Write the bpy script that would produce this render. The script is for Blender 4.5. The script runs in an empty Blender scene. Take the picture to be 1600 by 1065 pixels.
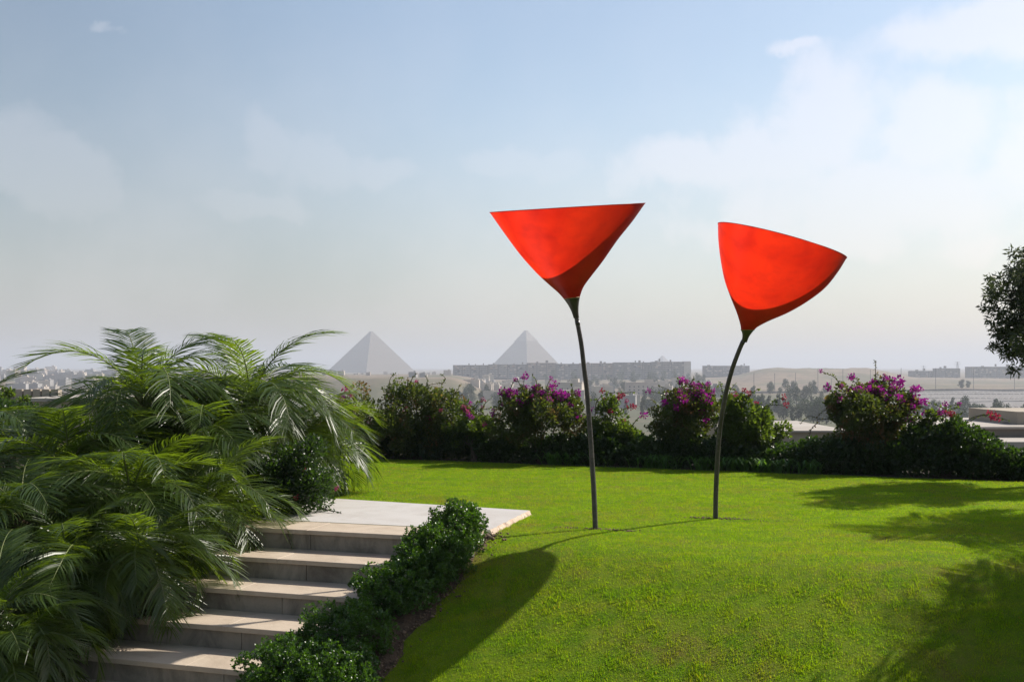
import bpy, math, random
import numpy as np
from mathutils import Vector, Matrix, noise as mnoise

random.seed(7)
rng = np.random.default_rng(11)
R = math.radians
S = bpy.context.scene
COL = S.collection

# ------------------------------------------------------------------ camera, sky, sun, exposure
EYE = 1.30            # height of the eye above the stone platform
F = 1555.6            # focal length in photo pixels (35 mm on 36 mm, 1600 px wide)
HOR = 580.0           # eye level in the photo
cam_d = bpy.data.cameras.new('camera')
cam_d.lens = 35; cam_d.sensor_width = 36; cam_d.shift_y = 47.5 / 1600
cam_d.clip_start = 0.05; cam_d.clip_end = 30000
cam = bpy.data.objects.new('camera', cam_d); COL.objects.link(cam)
cam.location = (0, 0, EYE); cam.rotation_euler = (R(90), 0, 0)
S.camera = cam

SUN_AZ = 25.0         # degrees from +x towards +y: ahead and to the right
SUN_EL = 40.5
sun_dir = Vector((math.cos(R(SUN_EL)) * math.cos(R(SUN_AZ)), math.cos(R(SUN_EL)) * math.sin(R(SUN_AZ)), math.sin(R(SUN_EL))))
sun_d = bpy.data.lights.new('sun', 'SUN')
sun_d.energy = 5.0; sun_d.angle = R(0.53); sun_d.color = (1.0, 0.93, 0.84)
sun = bpy.data.objects.new('sun', sun_d); COL.objects.link(sun)
sun.rotation_euler = (-sun_dir).to_track_quat('-Z', 'Y').to_euler()
sun.location = (20, 10, 30)

S.view_settings.view_transform = 'Standard'
S.view_settings.look = 'None'
S.view_settings.gamma = 1.0
S.view_settings.exposure = 0.66
S.cycles.volume_bounces = 0
S.cycles.max_bounces = 8
S.cycles.transparent_max_bounces = 8

world = bpy.data.worlds.new('World'); S.world = world
world.use_nodes = True


class NT:
    """small helper that writes node trees"""
    def __init__(s, tree):
        s.t = tree; s.n = tree.nodes; s.l = tree.links

    def add(s, typ, ins=None, **props):
        nd = s.n.new(typ)
        for k, v in props.items(): setattr(nd, k, v)
        for k, v in (ins or {}).items():
            sock = nd.inputs[k]
            if isinstance(v, bpy.types.NodeSocket): s.l.new(v, sock)
            else: sock.default_value = v
        return nd

    def math(s, op, a, b=0.0, c=0.0, clamp=False):
        return s.add('ShaderNodeMath', {0: a, 1: b, 2: c}, operation=op, use_clamp=clamp).outputs[0]

    def vmath(s, op, a, b=(0, 0, 0)):
        nd = s.add('ShaderNodeVectorMath', {0: a, 1: b}, operation=op)
        return nd.outputs['Value'] if op in ('DOT_PRODUCT', 'LENGTH', 'DISTANCE') else nd.outputs['Vector']

    def noise(s, vec, scale, detail=4, rough=0.55, dist=0.0):
        ins = {'Scale': scale, 'Detail': detail, 'Roughness': rough, 'Distortion': dist}
        if vec is not None: ins['Vector'] = vec
        return s.add('ShaderNodeTexNoise', ins).outputs['Fac']

    def ramp(s, fac, stops, interp='LINEAR'):
        nd = s.add('ShaderNodeValToRGB', {'Fac': fac})
        cr = nd.color_ramp; cr.interpolation = interp
        while len(cr.elements) < len(stops): cr.elements.new(0.5)
        for e, (p, c) in zip(cr.elements, stops):
            e.position = p; e.color = c if len(c) == 4 else (*c, 1)
        return nd.outputs['Color']

    def mix(s, fac, a, b, blend='MIX'):
        nd = s.add('ShaderNodeMix', data_type='RGBA', blend_type=blend)
        for k, v in ((0, fac), (6, a), (7, b)):
            if isinstance(v, bpy.types.NodeSocket): s.l.new(v, nd.inputs[k])
            else: nd.inputs[k].default_value = v if not isinstance(v, tuple) or len(v) == 4 else (*v, 1)
        return nd.outputs[2]

    def range(s, v, a, b, c=0.0, d=1.0, smooth=False):
        return s.add('ShaderNodeMapRange', {0: v, 1: a, 2: b, 3: c, 4: d},
                     interpolation_type='SMOOTHSTEP' if smooth else 'LINEAR').outputs[0]


def build_sky():
    t = NT(world.node_tree); t.n.clear()
    out = t.add('ShaderNodeOutputWorld')
    bg = t.add('ShaderNodeBackground', {'Strength': 0.067})
    sky = t.add('ShaderNodeTexSky', sky_type='NISHITA', sun_disc=False, sun_elevation=R(SUN_EL),
                sun_rotation=R(90 - SUN_AZ), altitude=100, air_density=1.3, dust_density=1.2, ozone_density=1.0)
    co = t.add('ShaderNodeTexCoord').outputs['Generated']
    warp = t.add('ShaderNodeTexNoise', {'Vector': co, 'Scale': 9.0, 'Detail': 7, 'Roughness': 0.62}).outputs['Color']
    wv = t.vmath('MULTIPLY', t.vmath('SUBTRACT', warp, (0.5, 0.5, 0.5)), (0.085, 0.085, 0.085))
    cw = t.vmath('ADD', co, wv)
    # soft heaps of cumulus: direction of the heap (photo pixel) and its half sizes
    heaps = [(1305, 190, 110, 95), (1450, 215, 100, 85), (1190, 240, 130, 70), (1060, 250, 120, 55), (1490, 62, 150, 60),
             (1610, 20, 110, 80), (1620, 230, 90, 90), (1350, 330, 330, 120), (405, 230, 66, 70), (490, 265, 120, 62),
             (20, 235, 80, 85), (110, 265, 90, 85), (610, 260, 80, 40), (165, 50, 24, 16), (790, 250, 90, 36), (880, 262, 80, 40),
             (390, 330, 120, 30), (1235, 88, 40, 16), (-260, 150, 160, 110), (1850, 160, 200, 130), (2200, 60, 220, 140), (-700, 80, 200, 120)]
    fb = t.noise(co, 24.0, 8, 0.62)
    vor = t.add('ShaderNodeTexVoronoi', {'Vector': cw, 'Scale': 24.0}, feature='SMOOTH_F1').outputs['Distance']
    puff = t.math('ADD', t.math('MULTIPLY', t.math('SUBTRACT', fb, 0.5), 1.05), t.math('MULTIPLY', t.math('SUBTRACT', 0.50, vor), 0.65))
    mask = None
    for (wgt, sel) in ((0.95, lambda px: px > 950), (0.50, lambda px: px <= 950)):
        best = None
        for (px, py, rx, ry) in heaps:
            if not sel(px): continue
            c = Vector(((px - 800) / F, 1.0, (HOR - py) / F)); n = c.length; c.normalize()
            sc = (n * F / rx, n * F / rx, n * F / ry)
            ln = t.vmath('LENGTH', t.vmath('MULTIPLY', t.vmath('SUBTRACT', cw, tuple(c)), sc))
            v = t.math('SUBTRACT', 1.0, ln)
            best = v if best is None else t.math('SMOOTH_MAX', best, v, 0.25)
        m1 = t.math('MULTIPLY', t.range(t.math('ADD', best, puff), -0.25, 0.60, 0, 1, True), wgt)
        mask = m1 if mask is None else t.math('MAXIMUM', mask, m1)
    veil = t.range(t.noise(co, 5.0, 6, 0.6), 0.28, 0.72, 0.22, 0.62, True)
    up = t.add('ShaderNodeSeparateXYZ', {0: co}).outputs['Z']
    veil = t.math('MULTIPLY', veil, t.range(up, 0.05, 0.36, 1.0, 0.3, True))
    mask = t.math('MAXIMUM', mask, veil)
    # bright dusty aureole round the sun
    glow = t.range(t.vmath('DOT_PRODUCT', co, tuple(sun_dir)), 0.10, 0.50, 1.0, 1.36, True)
    glow = t.math('MULTIPLY', glow, t.range(up, 0.0, 0.26, 0.74, 1.0, True))      # dust dims the sky towards the horizon
    skyc = t.mix(1.0, sky.outputs[0], t.add('ShaderNodeCombineXYZ', {0: glow, 1: glow, 2: glow}).outputs[0], 'MULTIPLY')
    cloud = t.mix(1.0, skyc, (1.34, 1.18, 1.14), 'MULTIPLY')
    cloud = t.mix(0.4, cloud, (8.8, 8.6, 8.9))
    col = t.mix(mask, skyc, cloud)
    t.l.new(col, bg.inputs['Color'])
    t.l.new(bg.outputs[0], out.inputs['Surface'])


build_sky()


# ------------------------------------------------------------------ helpers
def at(px, py, d):
    """world point seen at photo pixel (px, py) at distance d in front of the camera"""
    return Vector(((px - 800) / F * d, d, EYE - (py - HOR) / F * d))


def tag(o, label=None, cat=None, group=None, kind=None):
    if label: o['label'] = label
    if cat: o['category'] = cat
    if group: o['group'] = group
    if kind: o['kind'] = kind
    return o


def empty(name, loc=(0, 0, 0), label=None, cat=None, group=None):
    o = bpy.data.objects.new(name, None); COL.objects.link(o)
    o.location = loc; o.empty_display_size = 0.2
    return tag(o, label, cat, group)


def link(name, mesh, parent=None, loc=None, rot=None, scale=None):
    o = bpy.data.objects.new(name, mesh); COL.objects.link(o)
    if parent: o.parent = parent
    if loc is not None: o.location = loc
    if rot is not None: o.rotation_euler = rot
    if scale is not None: o.scale = scale if not isinstance(scale, (int, float)) else (scale,) * 3
    return o


class MB:
    """collects shapes into one mesh"""
    def __init__(s): s.v = []; s.f = []

    def box(s, x0, x1, y0, y1, z0, z1):
        b = len(s.v)
        s.v += [(x0, y0, z0), (x1, y0, z0), (x1, y1, z0), (x0, y1, z0), (x0, y0, z1), (x1, y0, z1), (x1, y1, z1), (x0, y1, z1)]
        s.f += [tuple(b + i for i in q) for q in ((3, 2, 1, 0), (4, 5, 6, 7), (0, 1, 5, 4), (1, 2, 6, 5), (2, 3, 7, 6), (3, 0, 4, 7))]
        return s

    def tube(s, pts, rad, n=8, cap=True):
        pts = [Vector(p) for p in pts]
        if not isinstance(rad, (list, tuple)): rad = [rad] * len(pts)
        b = len(s.v); ref = None
        for i, p in enumerate(pts):
            tdir = (pts[min(i + 1, len(pts) - 1)] - pts[max(i - 1, 0)]).normalized()
            if ref is None: ref = tdir.orthogonal().normalized()
            ref = (ref - tdir * ref.dot(tdir)).normalized(); w = tdir.cross(ref)
            for k in range(n):
                a = 2 * math.pi * k / n
                s.v.append(tuple(p + (ref * math.cos(a) + w * math.sin(a)) * rad[i]))
        for i in range(len(pts) - 1):
            for k in range(n):
                k2 = (k + 1) % n
                s.f.append((b + i * n + k, b + i * n + k2, b + (i + 1) * n + k2, b + (i + 1) * n + k))
        if cap:
            s.f.append(tuple(b + k for k in reversed(range(n))))
            s.f.append(tuple(b + (len(pts) - 1) * n + k for k in range(n)))
        return s

    def mesh(s, name, mat, smooth=False):
        m = bpy.data.meshes.new(name); m.from_pydata(s.v, [], s.f)
        if mat: m.materials.append(mat)
        if smooth: m.polygons.foreach_set('use_smooth', [True] * len(m.polygons))
        m.update(); return m

    def build(s, name, mat, parent=None, smooth=False, **kw):
        return link(name, s.mesh(name, mat, smooth), parent, **kw)


def np_mesh(name, verts, faces, mat, smooth=False):
    """fast mesh from arrays; faces all of one size"""
    verts = np.asarray(verts, dtype=np.float32).reshape(-1, 3); faces = np.asarray(faces, dtype=np.int32)
    m = bpy.data.meshes.new(name); k = faces.shape[1]
    m.vertices.add(len(verts)); m.vertices.foreach_set('co', verts.ravel())
    m.loops.add(faces.size); m.loops.foreach_set('vertex_index', faces.ravel())
    m.polygons.add(len(faces))
    m.polygons.foreach_set('loop_start', np.arange(0, faces.size, k, dtype=np.int32))
    m.polygons.foreach_set('loop_total', np.full(len(faces), k, dtype=np.int32))
    if smooth: m.polygons.foreach_set('use_smooth', np.ones(len(faces), dtype=bool))
    if mat: m.materials.append(mat)
    m.update(calc_edges=True); m.validate()
    return m


def unit(a):
    return a / np.maximum(np.linalg.norm(a, axis=-1, keepdims=True), 1e-9)


def leaves_mesh(name, pos, out, size, mat, width=0.5, jitter=0.9, fold=0.25, droop=0.0):
    """one small folded leaf for each position; out = rough outward direction"""
    n = len(pos)
    size = size * rng.uniform(0.65, 1.3, (n, 1))
    d = unit(out + jitter * rng.normal(size=(n, 3)) + np.array([0, 0, -droop]))
    side = unit(np.cross(d, rng.normal(size=(n, 3))))
    nrm = np.cross(side, d)
    tip = pos + d * size
    mid = pos + d * size * 0.45 + nrm * size * fold
    l = mid + side * size * width * 0.5 - nrm * size * fold * 0.6
    r = mid - side * size * width * 0.5 - nrm * size * fold * 0.6
    v = np.stack([pos, l, tip, r], axis=1).reshape(-1, 3)
    i = np.arange(n)[:, None] * 4
    f = np.concatenate([i + np.array([0, 2, 1]), i + np.array([0, 3, 2])])
    return np_mesh(name, v, f, mat)


# ------------------------------------------------------------------ materials
def new_mat(name):
    m = bpy.data.materials.new(name); m.use_nodes = True
    t = NT(m.node_tree); t.n.clear()
    t.out = t.add('ShaderNodeOutputMaterial')
    return m, t


def leaf_mat(name, dark, light, trans, gloss=0.4, tfac=0.4, spec=0.5, hue=None, patch=0.0, patchcol=None):
    m, t = new_mat(name)
    geo = t.add('ShaderNodeNewGeometry')
    rnd = geo.outputs['Random Per Island']
    oi = t.add('ShaderNodeObjectInfo').outputs['Random']
    fac = t.math('FRACT', t.math('ADD', rnd, t.math('MULTIPLY', oi, 0.37)))
    big = t.noise(geo.outputs['Position'], 2.2, 3)
    fac2 = t.math('ADD', t.math('MULTIPLY', fac, 0.6), t.math('MULTIPLY', big, 0.5), clamp=True)
    col = t.mix(fac2, dark, light)
    tc = t.mix(fac2, tuple(c * 0.75 for c in trans), trans)
    if patchcol:
        pf = t.range(t.noise(geo.outputs['Position'], 3.5, 2), 0.52, 0.68, 0, patch)
        sel = t.math('MULTIPLY', pf, t.math('GREATER_THAN', rnd, 0.35))
        col = t.mix(sel, col, patchcol); tc = t.mix(sel, tc, tuple(min(1, c * 2.2) for c in patchcol))
    p = t.add('ShaderNodeBsdfPrincipled', {'Base Color': col, 'Roughness': gloss, 'Specular IOR Level': spec})
    tr = t.add('ShaderNodeBsdfTranslucent', {'Color': tc})
    mx = t.add('ShaderNodeMixShader', {0: tfac, 1: p.outputs[0], 2: tr.outputs[0]})
    t.l.new(mx.outputs[0], t.out.inputs['Surface'])
    return m


def rough_mat(name, c1, c2, scale=3.0, rough=0.85, bump=0.3, bscale=40.0, c3=None, spec=0.3, detail=5, bdist=0.02):
    m, t = new_mat(name)
    co = t.add('ShaderNodeNewGeometry').outputs['Position']
    col = t.mix(t.range(t.noise(co, scale, detail, 0.6), 0.32, 0.68), c1, c2)
    if c3: col = t.mix(t.range(t.noise(co, scale * 3.7, 5, 0.65), 0.52, 0.72), col, c3)
    p = t.add('ShaderNodeBsdfPrincipled', {'Base Color': col, 'Roughness': rough, 'Specular IOR Level': spec})
    if bump:
        b = t.add('ShaderNodeBump', {'Strength': bump, 'Distance': bdist, 'Height': t.noise(co, bscale, 4, 0.6)})
        t.l.new(b.outputs[0], p.inputs['Normal'])
    t.l.new(p.outputs[0], t.out.inputs['Surface'])
    return m


M = {}
M['palm'] = leaf_mat('palm_leaf', (0.014, 0.031, 0.005), (0.044, 0.074, 0.010), (0.24, 0.36, 0.012), 0.38, 0.40, 0.5)
M['rachis'] = rough_mat('palm_rachis', (0.10, 0.15, 0.04), (0.13, 0.13, 0.05), 8, 0.5, 0.0)
M['dead'] = leaf_mat('palm_dry_leaf', (0.16, 0.10, 0.04), (0.26, 0.17, 0.07), (0.3, 0.2, 0.06), 0.6, 0.3, 0.3)
M['trunk'] = rough_mat('palm_trunk', (0.05, 0.035, 0.022), (0.13, 0.09, 0.055), 14, 0.95, 1.0, 30)
M['bark'] = rough_mat('bark', (0.06, 0.05, 0.038), (0.13, 0.105, 0.08), 10, 0.95, 0.9, 26)
M['carissa'] = leaf_mat('glossy_shrub_leaf', (0.016, 0.042, 0.006), (0.046, 0.102, 0.012), (0.15, 0.33, 0.012), 0.36, 0.32, 0.55)
M['hedge'] = leaf_mat('hedge_leaf', (0.007, 0.018, 0.006), (0.023, 0.048, 0.010), (0.08, 0.17, 0.010), 0.38, 0.32, 0.5)
M['boug'] = leaf_mat('bougainvillea_leaf', (0.015, 0.028, 0.008), (0.044, 0.064, 0.014), (0.16, 0.22, 0.018), 0.42, 0.42, 0.5, patch=0.8, patchcol=(0.16, 0.075, 0.03))
M['boug2'] = leaf_mat('bougainvillea_bright_leaf', (0.017, 0.038, 0.008), (0.050, 0.084, 0.014), (0.19, 0.29, 0.018), 0.4, 0.45, 0.5)
M['bract'] = leaf_mat('magenta_bract', (0.17, 0.006, 0.14), (0.31, 0.02, 0.23), (0.40, 0.02, 0.31), 0.6, 0.45, 0.2)
M['bract_red'] = leaf_mat('red_bract', (0.20, 0.012, 0.03), (0.30, 0.03, 0.06), (0.36, 0.03, 0.07), 0.6, 0.45, 0.2)
M['bract_pink'] = leaf_mat('pink_bract', (0.24, 0.02, 0.10), (0.34, 0.07, 0.14), (0.4, 0.06, 0.16), 0.6, 0.45, 0.2)
M['olive'] = leaf_mat('olive_leaf', (0.027, 0.042, 0.016), (0.058, 0.076, 0.034), (0.12, 0.16, 0.04), 0.5, 0.22, 0.4)
M['fartree'] = leaf_mat('far_tree_leaf', (0.022, 0.040, 0.018), (0.050, 0.072, 0.030), (0.06, 0.09, 0.03), 0.7, 0.2, 0.2)
M['strap'] = leaf_mat('strap_leaf', (0.03, 0.085, 0.016), (0.07, 0.16, 0.03), (0.18, 0.36, 0.03), 0.4, 0.4, 0.5)
M['soil'] = rough_mat('soil', (0.055, 0.036, 0.022), (0.115, 0.078, 0.048), 6, 0.97, 1.0, 45, (0.03, 0.02, 0.013))
M['sand'] = rough_mat('soil_clod', (0.10, 0.068, 0.045), (0.22, 0.155, 0.10), 20, 0.97, 0.8, 60)
M['bed'] = rough_mat('bed_soil', (0.035, 0.027, 0.018), (0.07, 0.05, 0.032), 6, 0.97, 1.0, 45)


def lawn_mat(name, blade):
    m, t = new_mat(name)
    geo = t.add('ShaderNodeNewGeometry'); co = geo.outputs['Position']
    big = t.noise(co, 0.9, 4, 0.6); mid = t.noise(co, 5.0, 4, 0.65)
    # mower tracks run along the slab: a faint stretched noise
    mp = t.add('ShaderNodeMapping', {'Vector': co, 'Rotation': (0, 0, R(8)), 'Scale': (0.35, 4.2, 0.35)}).outputs[0]
    track = t.noise(mp, 1.7, 4, 0.6)
    g = t.mix(t.range(mid, 0.35, 0.68), (0.085, 0.170, 0.002), (0.150, 0.240, 0.003))
    g = t.mix(t.range(track, 0.4, 0.65, 0, 0.55), g, (0.180, 0.225, 0.012))
    tuft = t.range(t.noise(co, 16.0, 3, 0.6), 0.50, 0.68, 0, 0.45)
    g = t.mix(tuft, g, (0.050, 0.125, 0.004))
    # thin dry thatch
    dry = t.math('MULTIPLY', t.range(big, 0.42, 0.66), t.range(mid, 0.38, 0.62))
    g = t.mix(t.math('MULTIPLY', dry, 0.5 if blade else 0.85), g, (0.150, 0.112, 0.032))
    if blade:
        rnd = geo.outputs['Random Per Island']
        g = t.mix(t.math('MULTIPLY', rnd, 0.35), g, (0.060, 0.150, 0.006))
        g = t.mix(t.math('GREATER_THAN', rnd, 0.975), g, (0.20, 0.17, 0.05))
        tc = t.mix(1.0, g, (3.7, 3.4, 0.6), 'MULTIPLY')
        p = t.add('ShaderNodeBsdfPrincipled', {'Base Color': g, 'Roughness': 0.6, 'Specular IOR Level': 0.12})
        tr = t.add('ShaderNodeBsdfTranslucent', {'Color': tc})
        sh = t.add('ShaderNodeMixShader', {0: 0.42, 1: p.outputs[0], 2: tr.outputs[0]})
    else:
        g = t.mix(0.25, g, (0.08, 0.075, 0.015))
        sh = t.add('ShaderNodeBsdfPrincipled', {'Base Color': g, 'Roughness': 0.9, 'Specular IOR Level': 0.1})
        b = t.add('ShaderNodeBump', {'Strength': 0.8, 'Distance': 0.02, 'Height': t.noise(co, 70, 4, 0.7)})
        t.l.new(b.outputs[0], sh.inputs['Normal'])
    t.l.new(sh.outputs[0], t.out.inputs['Surface'])
    return m


M['lawn'] = lawn_mat('lawn_ground', False)
M['blade'] = lawn_mat('grass_blade', True)


def stone_mat(name, c1, c2, stain, amount, vertical=False):
    m, t = new_mat(name)
    co = t.add('ShaderNodeNewGeometry').outputs['Position']
    oi = t.add('ShaderNodeObjectInfo').outputs['Random']
    col = t.mix(t.noise(co, 2.2, 6, 0.6), c1, c2)
    col = t.mix(t.math('MULTIPLY', oi, 0.35), col, c2)
    sv = t.add('ShaderNodeMapping', {'Vector': co, 'Scale': (1, 1, 0.5) if vertical else (1, 1, 1)}).outputs[0]
    st = t.range(t.noise(sv, 3.2, 7, 0.68, 0.6), 0.46, 0.70, 0, amount)
    col = t.mix(st, col, stain)
    fine = t.range(t.noise(co, 55, 3, 0.6), 0.55, 0.8, 0, 0.25)
    col = t.mix(fine, col, stain)
    p = t.add('ShaderNodeBsdfPrincipled', {'Base Color': col, 'Roughness': 0.72, 'Specular IOR Level': 0.35})
    b = t.add('ShaderNodeBump', {'Strength': 0.25, 'Distance': 0.01, 'Height': t.noise(co, 38, 5, 0.65)})
    t.l.new(b.outputs[0], p.inputs['Normal'])
    t.l.new(p.outputs[0], t.out.inputs['Surface'])
    return m


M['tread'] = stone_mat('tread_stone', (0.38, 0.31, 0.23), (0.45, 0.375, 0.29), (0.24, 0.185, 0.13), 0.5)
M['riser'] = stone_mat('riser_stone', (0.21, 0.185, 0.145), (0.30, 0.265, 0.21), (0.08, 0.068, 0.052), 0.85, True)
M['platform'] = stone_mat('platform_stone', (0.38, 0.36, 0.335), (0.44, 0.42, 0.395), (0.30, 0.27, 0.235), 0.5)
M['edge'] = rough_mat('broken_edge', (0.42, 0.30, 0.22), (0.58, 0.47, 0.38), 12, 0.95, 1.0, 30)


def cup_mat():
    m, t = new_mat('red_fibreglass')
    co = t.add('ShaderNodeTexCoord').outputs['Object']
    mp = t.add('ShaderNodeMapping', {'Vector': co, 'Scale': (1.6, 1.6, 1.0)}).outputs[0]
    n1 = t.noise(mp, 2.6, 6, 0.62, 0.4); n2 = t.noise(co, 9, 5, 0.65)
    base = t.mix(t.range(n1, 0.3, 0.7), (0.13, 0.004, 0.009), (0.18, 0.008, 0.010))
    tc = t.mix(t.range(n1, 0.32, 0.62), (0.49, 0.012, 0.005), (0.66, 0.024, 0.006))
    tc = t.mix(t.range(n2, 0.48, 0.74, 0, 0.55), tc, (0.34, 0.007, 0.006))
    p = t.add('ShaderNodeBsdfPrincipled', {'Base Color': base, 'Roughness': 0.36, 'Specular IOR Level': 0.7})
    tr = t.add('ShaderNodeBsdfTranslucent', {'Color': tc})
    mx = t.add('ShaderNodeMixShader', {0: 0.62, 1: p.outputs[0], 2: tr.outputs[0]})
    t.l.new(mx.outputs[0], t.out.inputs['Surface'])
    return m


M['cup'] = cup_mat()
M['rim'] = rough_mat('rim_red', (0.34, 0.016, 0.016), (0.46, 0.06, 0.05), 20, 0.55, 0.0)
M['metal'] = rough_mat('patinated_bronze', (0.026, 0.023, 0.022), (0.060, 0.053, 0.050), 9, 0.45, 0.35, 60, (0.09, 0.08, 0.075), 0.6)
M['collar'] = rough_mat('dark_collar', (0.012, 0.012, 0.011), (0.035, 0.032, 0.028), 14, 0.35, 0.2, 50, None, 0.7)
M['seam'] = rough_mat('seam_gold', (0.20, 0.13, 0.04), (0.28, 0.19, 0.07), 20, 0.5, 0.0)


# ------------------------------------------------------------------ the garden's own axes
YAW = R(16.6)
cu, su = math.cos(YAW), math.sin(YAW)
W0, RISE, GOING = 7.34, 0.166, 0.395       # first step edge, riser, tread


def uw(x, y): return cu * x - su * y, su * x + cu * y
def xy(u, w): return cu * u + su * w, -su * u + cu * w


def sstep(a, b, v):
    k = min(1.0, max(0.0, (v - a) / (b - a))); return k * k * (3 - 2 * k)


def nz(x, y, s, seed=0.0): return mnoise.noise(Vector((x * s + seed, y * s - seed, seed * 0.7)))


def ground_z(x, y):
    u, w = uw(x, y)
    t = W0 - w
    k = 0.22
    z = -0.42 * (0.5 * (t + math.sqrt(t * t + k * k)))          # bank below the step line, rounded crest
    z = max(z, -1.75 + 0.1 * min(0, z + 1.75))
    z += -0.035 + 0.012 * nz(x, y, 0.8, 3.1) + 0.006 * nz(x, y, 2.6, 8.2)
    return z


# stairs run from u = -5.0 to -2.95, platform out to -2.5
ST_L, ST_R = -5.30, -2.95
P_FR = Vector((0.155, 9.30, 0)); P_FL = Vector((-1.66, 10.10, 0)); P_NR = Vector((-0.186, 8.25, 0))


def platform_far_w(u):   # far edge of the platform, in w
    a, b = uw(P_FR.x, P_FR.y), uw(P_FL.x, P_FL.y)
    return a[1] + (u - a[0]) * (b[1] - a[1]) / (b[0] - a[0])


U_PR = -2.5


def zone(x, y):
    u, w = uw(x, y)
    wob = 0.05 * nz(x, y, 3.0, 5.0)
    if u < U_PR + 0.02 and W0 - 0.2 < w < platform_far_w(u) + 0.02 and u > -6.2: return 'platform'
    if ST_L < u < ST_R + 0.05 and w <= W0 + 0.1: return 'stairs'
    soil_r = -2.43 - 0.24 * sstep(7.4, 5.2, w) + wob
    if u <= ST_L + 0.1 and w < 9.4: return 'bed'
    if x < -4.5 and w < 13: return 'bed'
    return 'lawn'


def hedge_y(x): return 15.3 - (x + 2.2) * (3.3 / 8.4)      # line where the lawn meets the hedge


GRID = {}


def ground_z_grid(X, Y):
    g, x0, y0, st = GRID['z'], GRID['x0'], GRID['y0'], GRID['st']
    fx = (X - x0) / st; fy = (Y - y0) / st
    i = np.clip(fx.astype(int), 0, g.shape[0] - 2); j = np.clip(fy.astype(int), 0, g.shape[1] - 2)
    fx -= i; fy -= j
    return (g[i, j] * (1 - fx) + g[i + 1, j] * fx) * (1 - fy) + (g[i, j + 1] * (1 - fx) + g[i + 1, j + 1] * fx) * fy


def build_ground():
    x0, x1, y0, y1, st = -11.0, 11.0, 2.0, 19.5, 0.07
    nx, ny = int((x1 - x0) / st), int((y1 - y0) / st)
    vid = {}; parts = {'lawn': ([], []), 'soil': ([], []), 'bed': ([], [])}
    zs = [[None] * (ny + 1) for _ in range(nx + 1)]
    for i in range(nx + 1):
        x = x0 + i * st
        for j in range(ny + 1):
            y = y0 + j * st; zs[i][j] = ground_z(x, y)
    GRID.update(z=np.array(zs), x0=x0, y0=y0, st=st)
    for i in range(nx):
        for j in range(ny):
            x = x0 + (i + 0.5) * st; y = y0 + (j + 0.5) * st
            zn = zone(x, y)
            if zn in ('platform', 'stairs'): continue
            if y > hedge_y(x) - 0.02: zn = 'bed'
            zones = [zn]
            u, w_ = uw(x, y)
            if zn == 'lawn' and ST_R - 0.2 < u < -2.1 and w_ < 7.95: zones.append('soil')
            for zn in zones:
                V, Fc = parts[zn]; q = []
                for (a, b) in ((i, j), (i + 1, j), (i + 1, j + 1), (i, j + 1)):
                    k = (zn, a, b)
                    if k not in vid:
                        vid[k] = len(V)
                        X, Y = x0 + a * st, y0 + b * st
                        dz = 0.0
                        if zn == 'soil':
                            U, Wd = uw(X, Y)
                            sr = min(-2.43 - 0.24 * sstep(7.4, 5.2, Wd) + 0.06 * nz(X, Y, 3.0, 5.0), -2.42 + (7.78 - Wd) * 1.5)
                            dz = min(0.03, max(-0.05, 0.3 * (sr - U))) + 0.02 * nz(X, Y, 7, 1.0)
                        if Y > hedge_y(X) + 1.4: dz -= 0.35 * (Y - hedge_y(X) - 1.4)
                        V.append((X, Y, zs[a][b] + dz))
                    q.append(vid[k])
                Fc.append(q)
    names = {'lawn': ('lawn', 'lawn'), 'soil': ('soil_strip', 'soil'), 'bed': ('planting_bed', 'bed')}
    for k, (V, Fc) in parts.items():
        o = link(names[k][0], np_mesh(names[k][0], V, Fc, M[names[k][1]], True)); tag(o, kind='structure')


build_ground()


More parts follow.
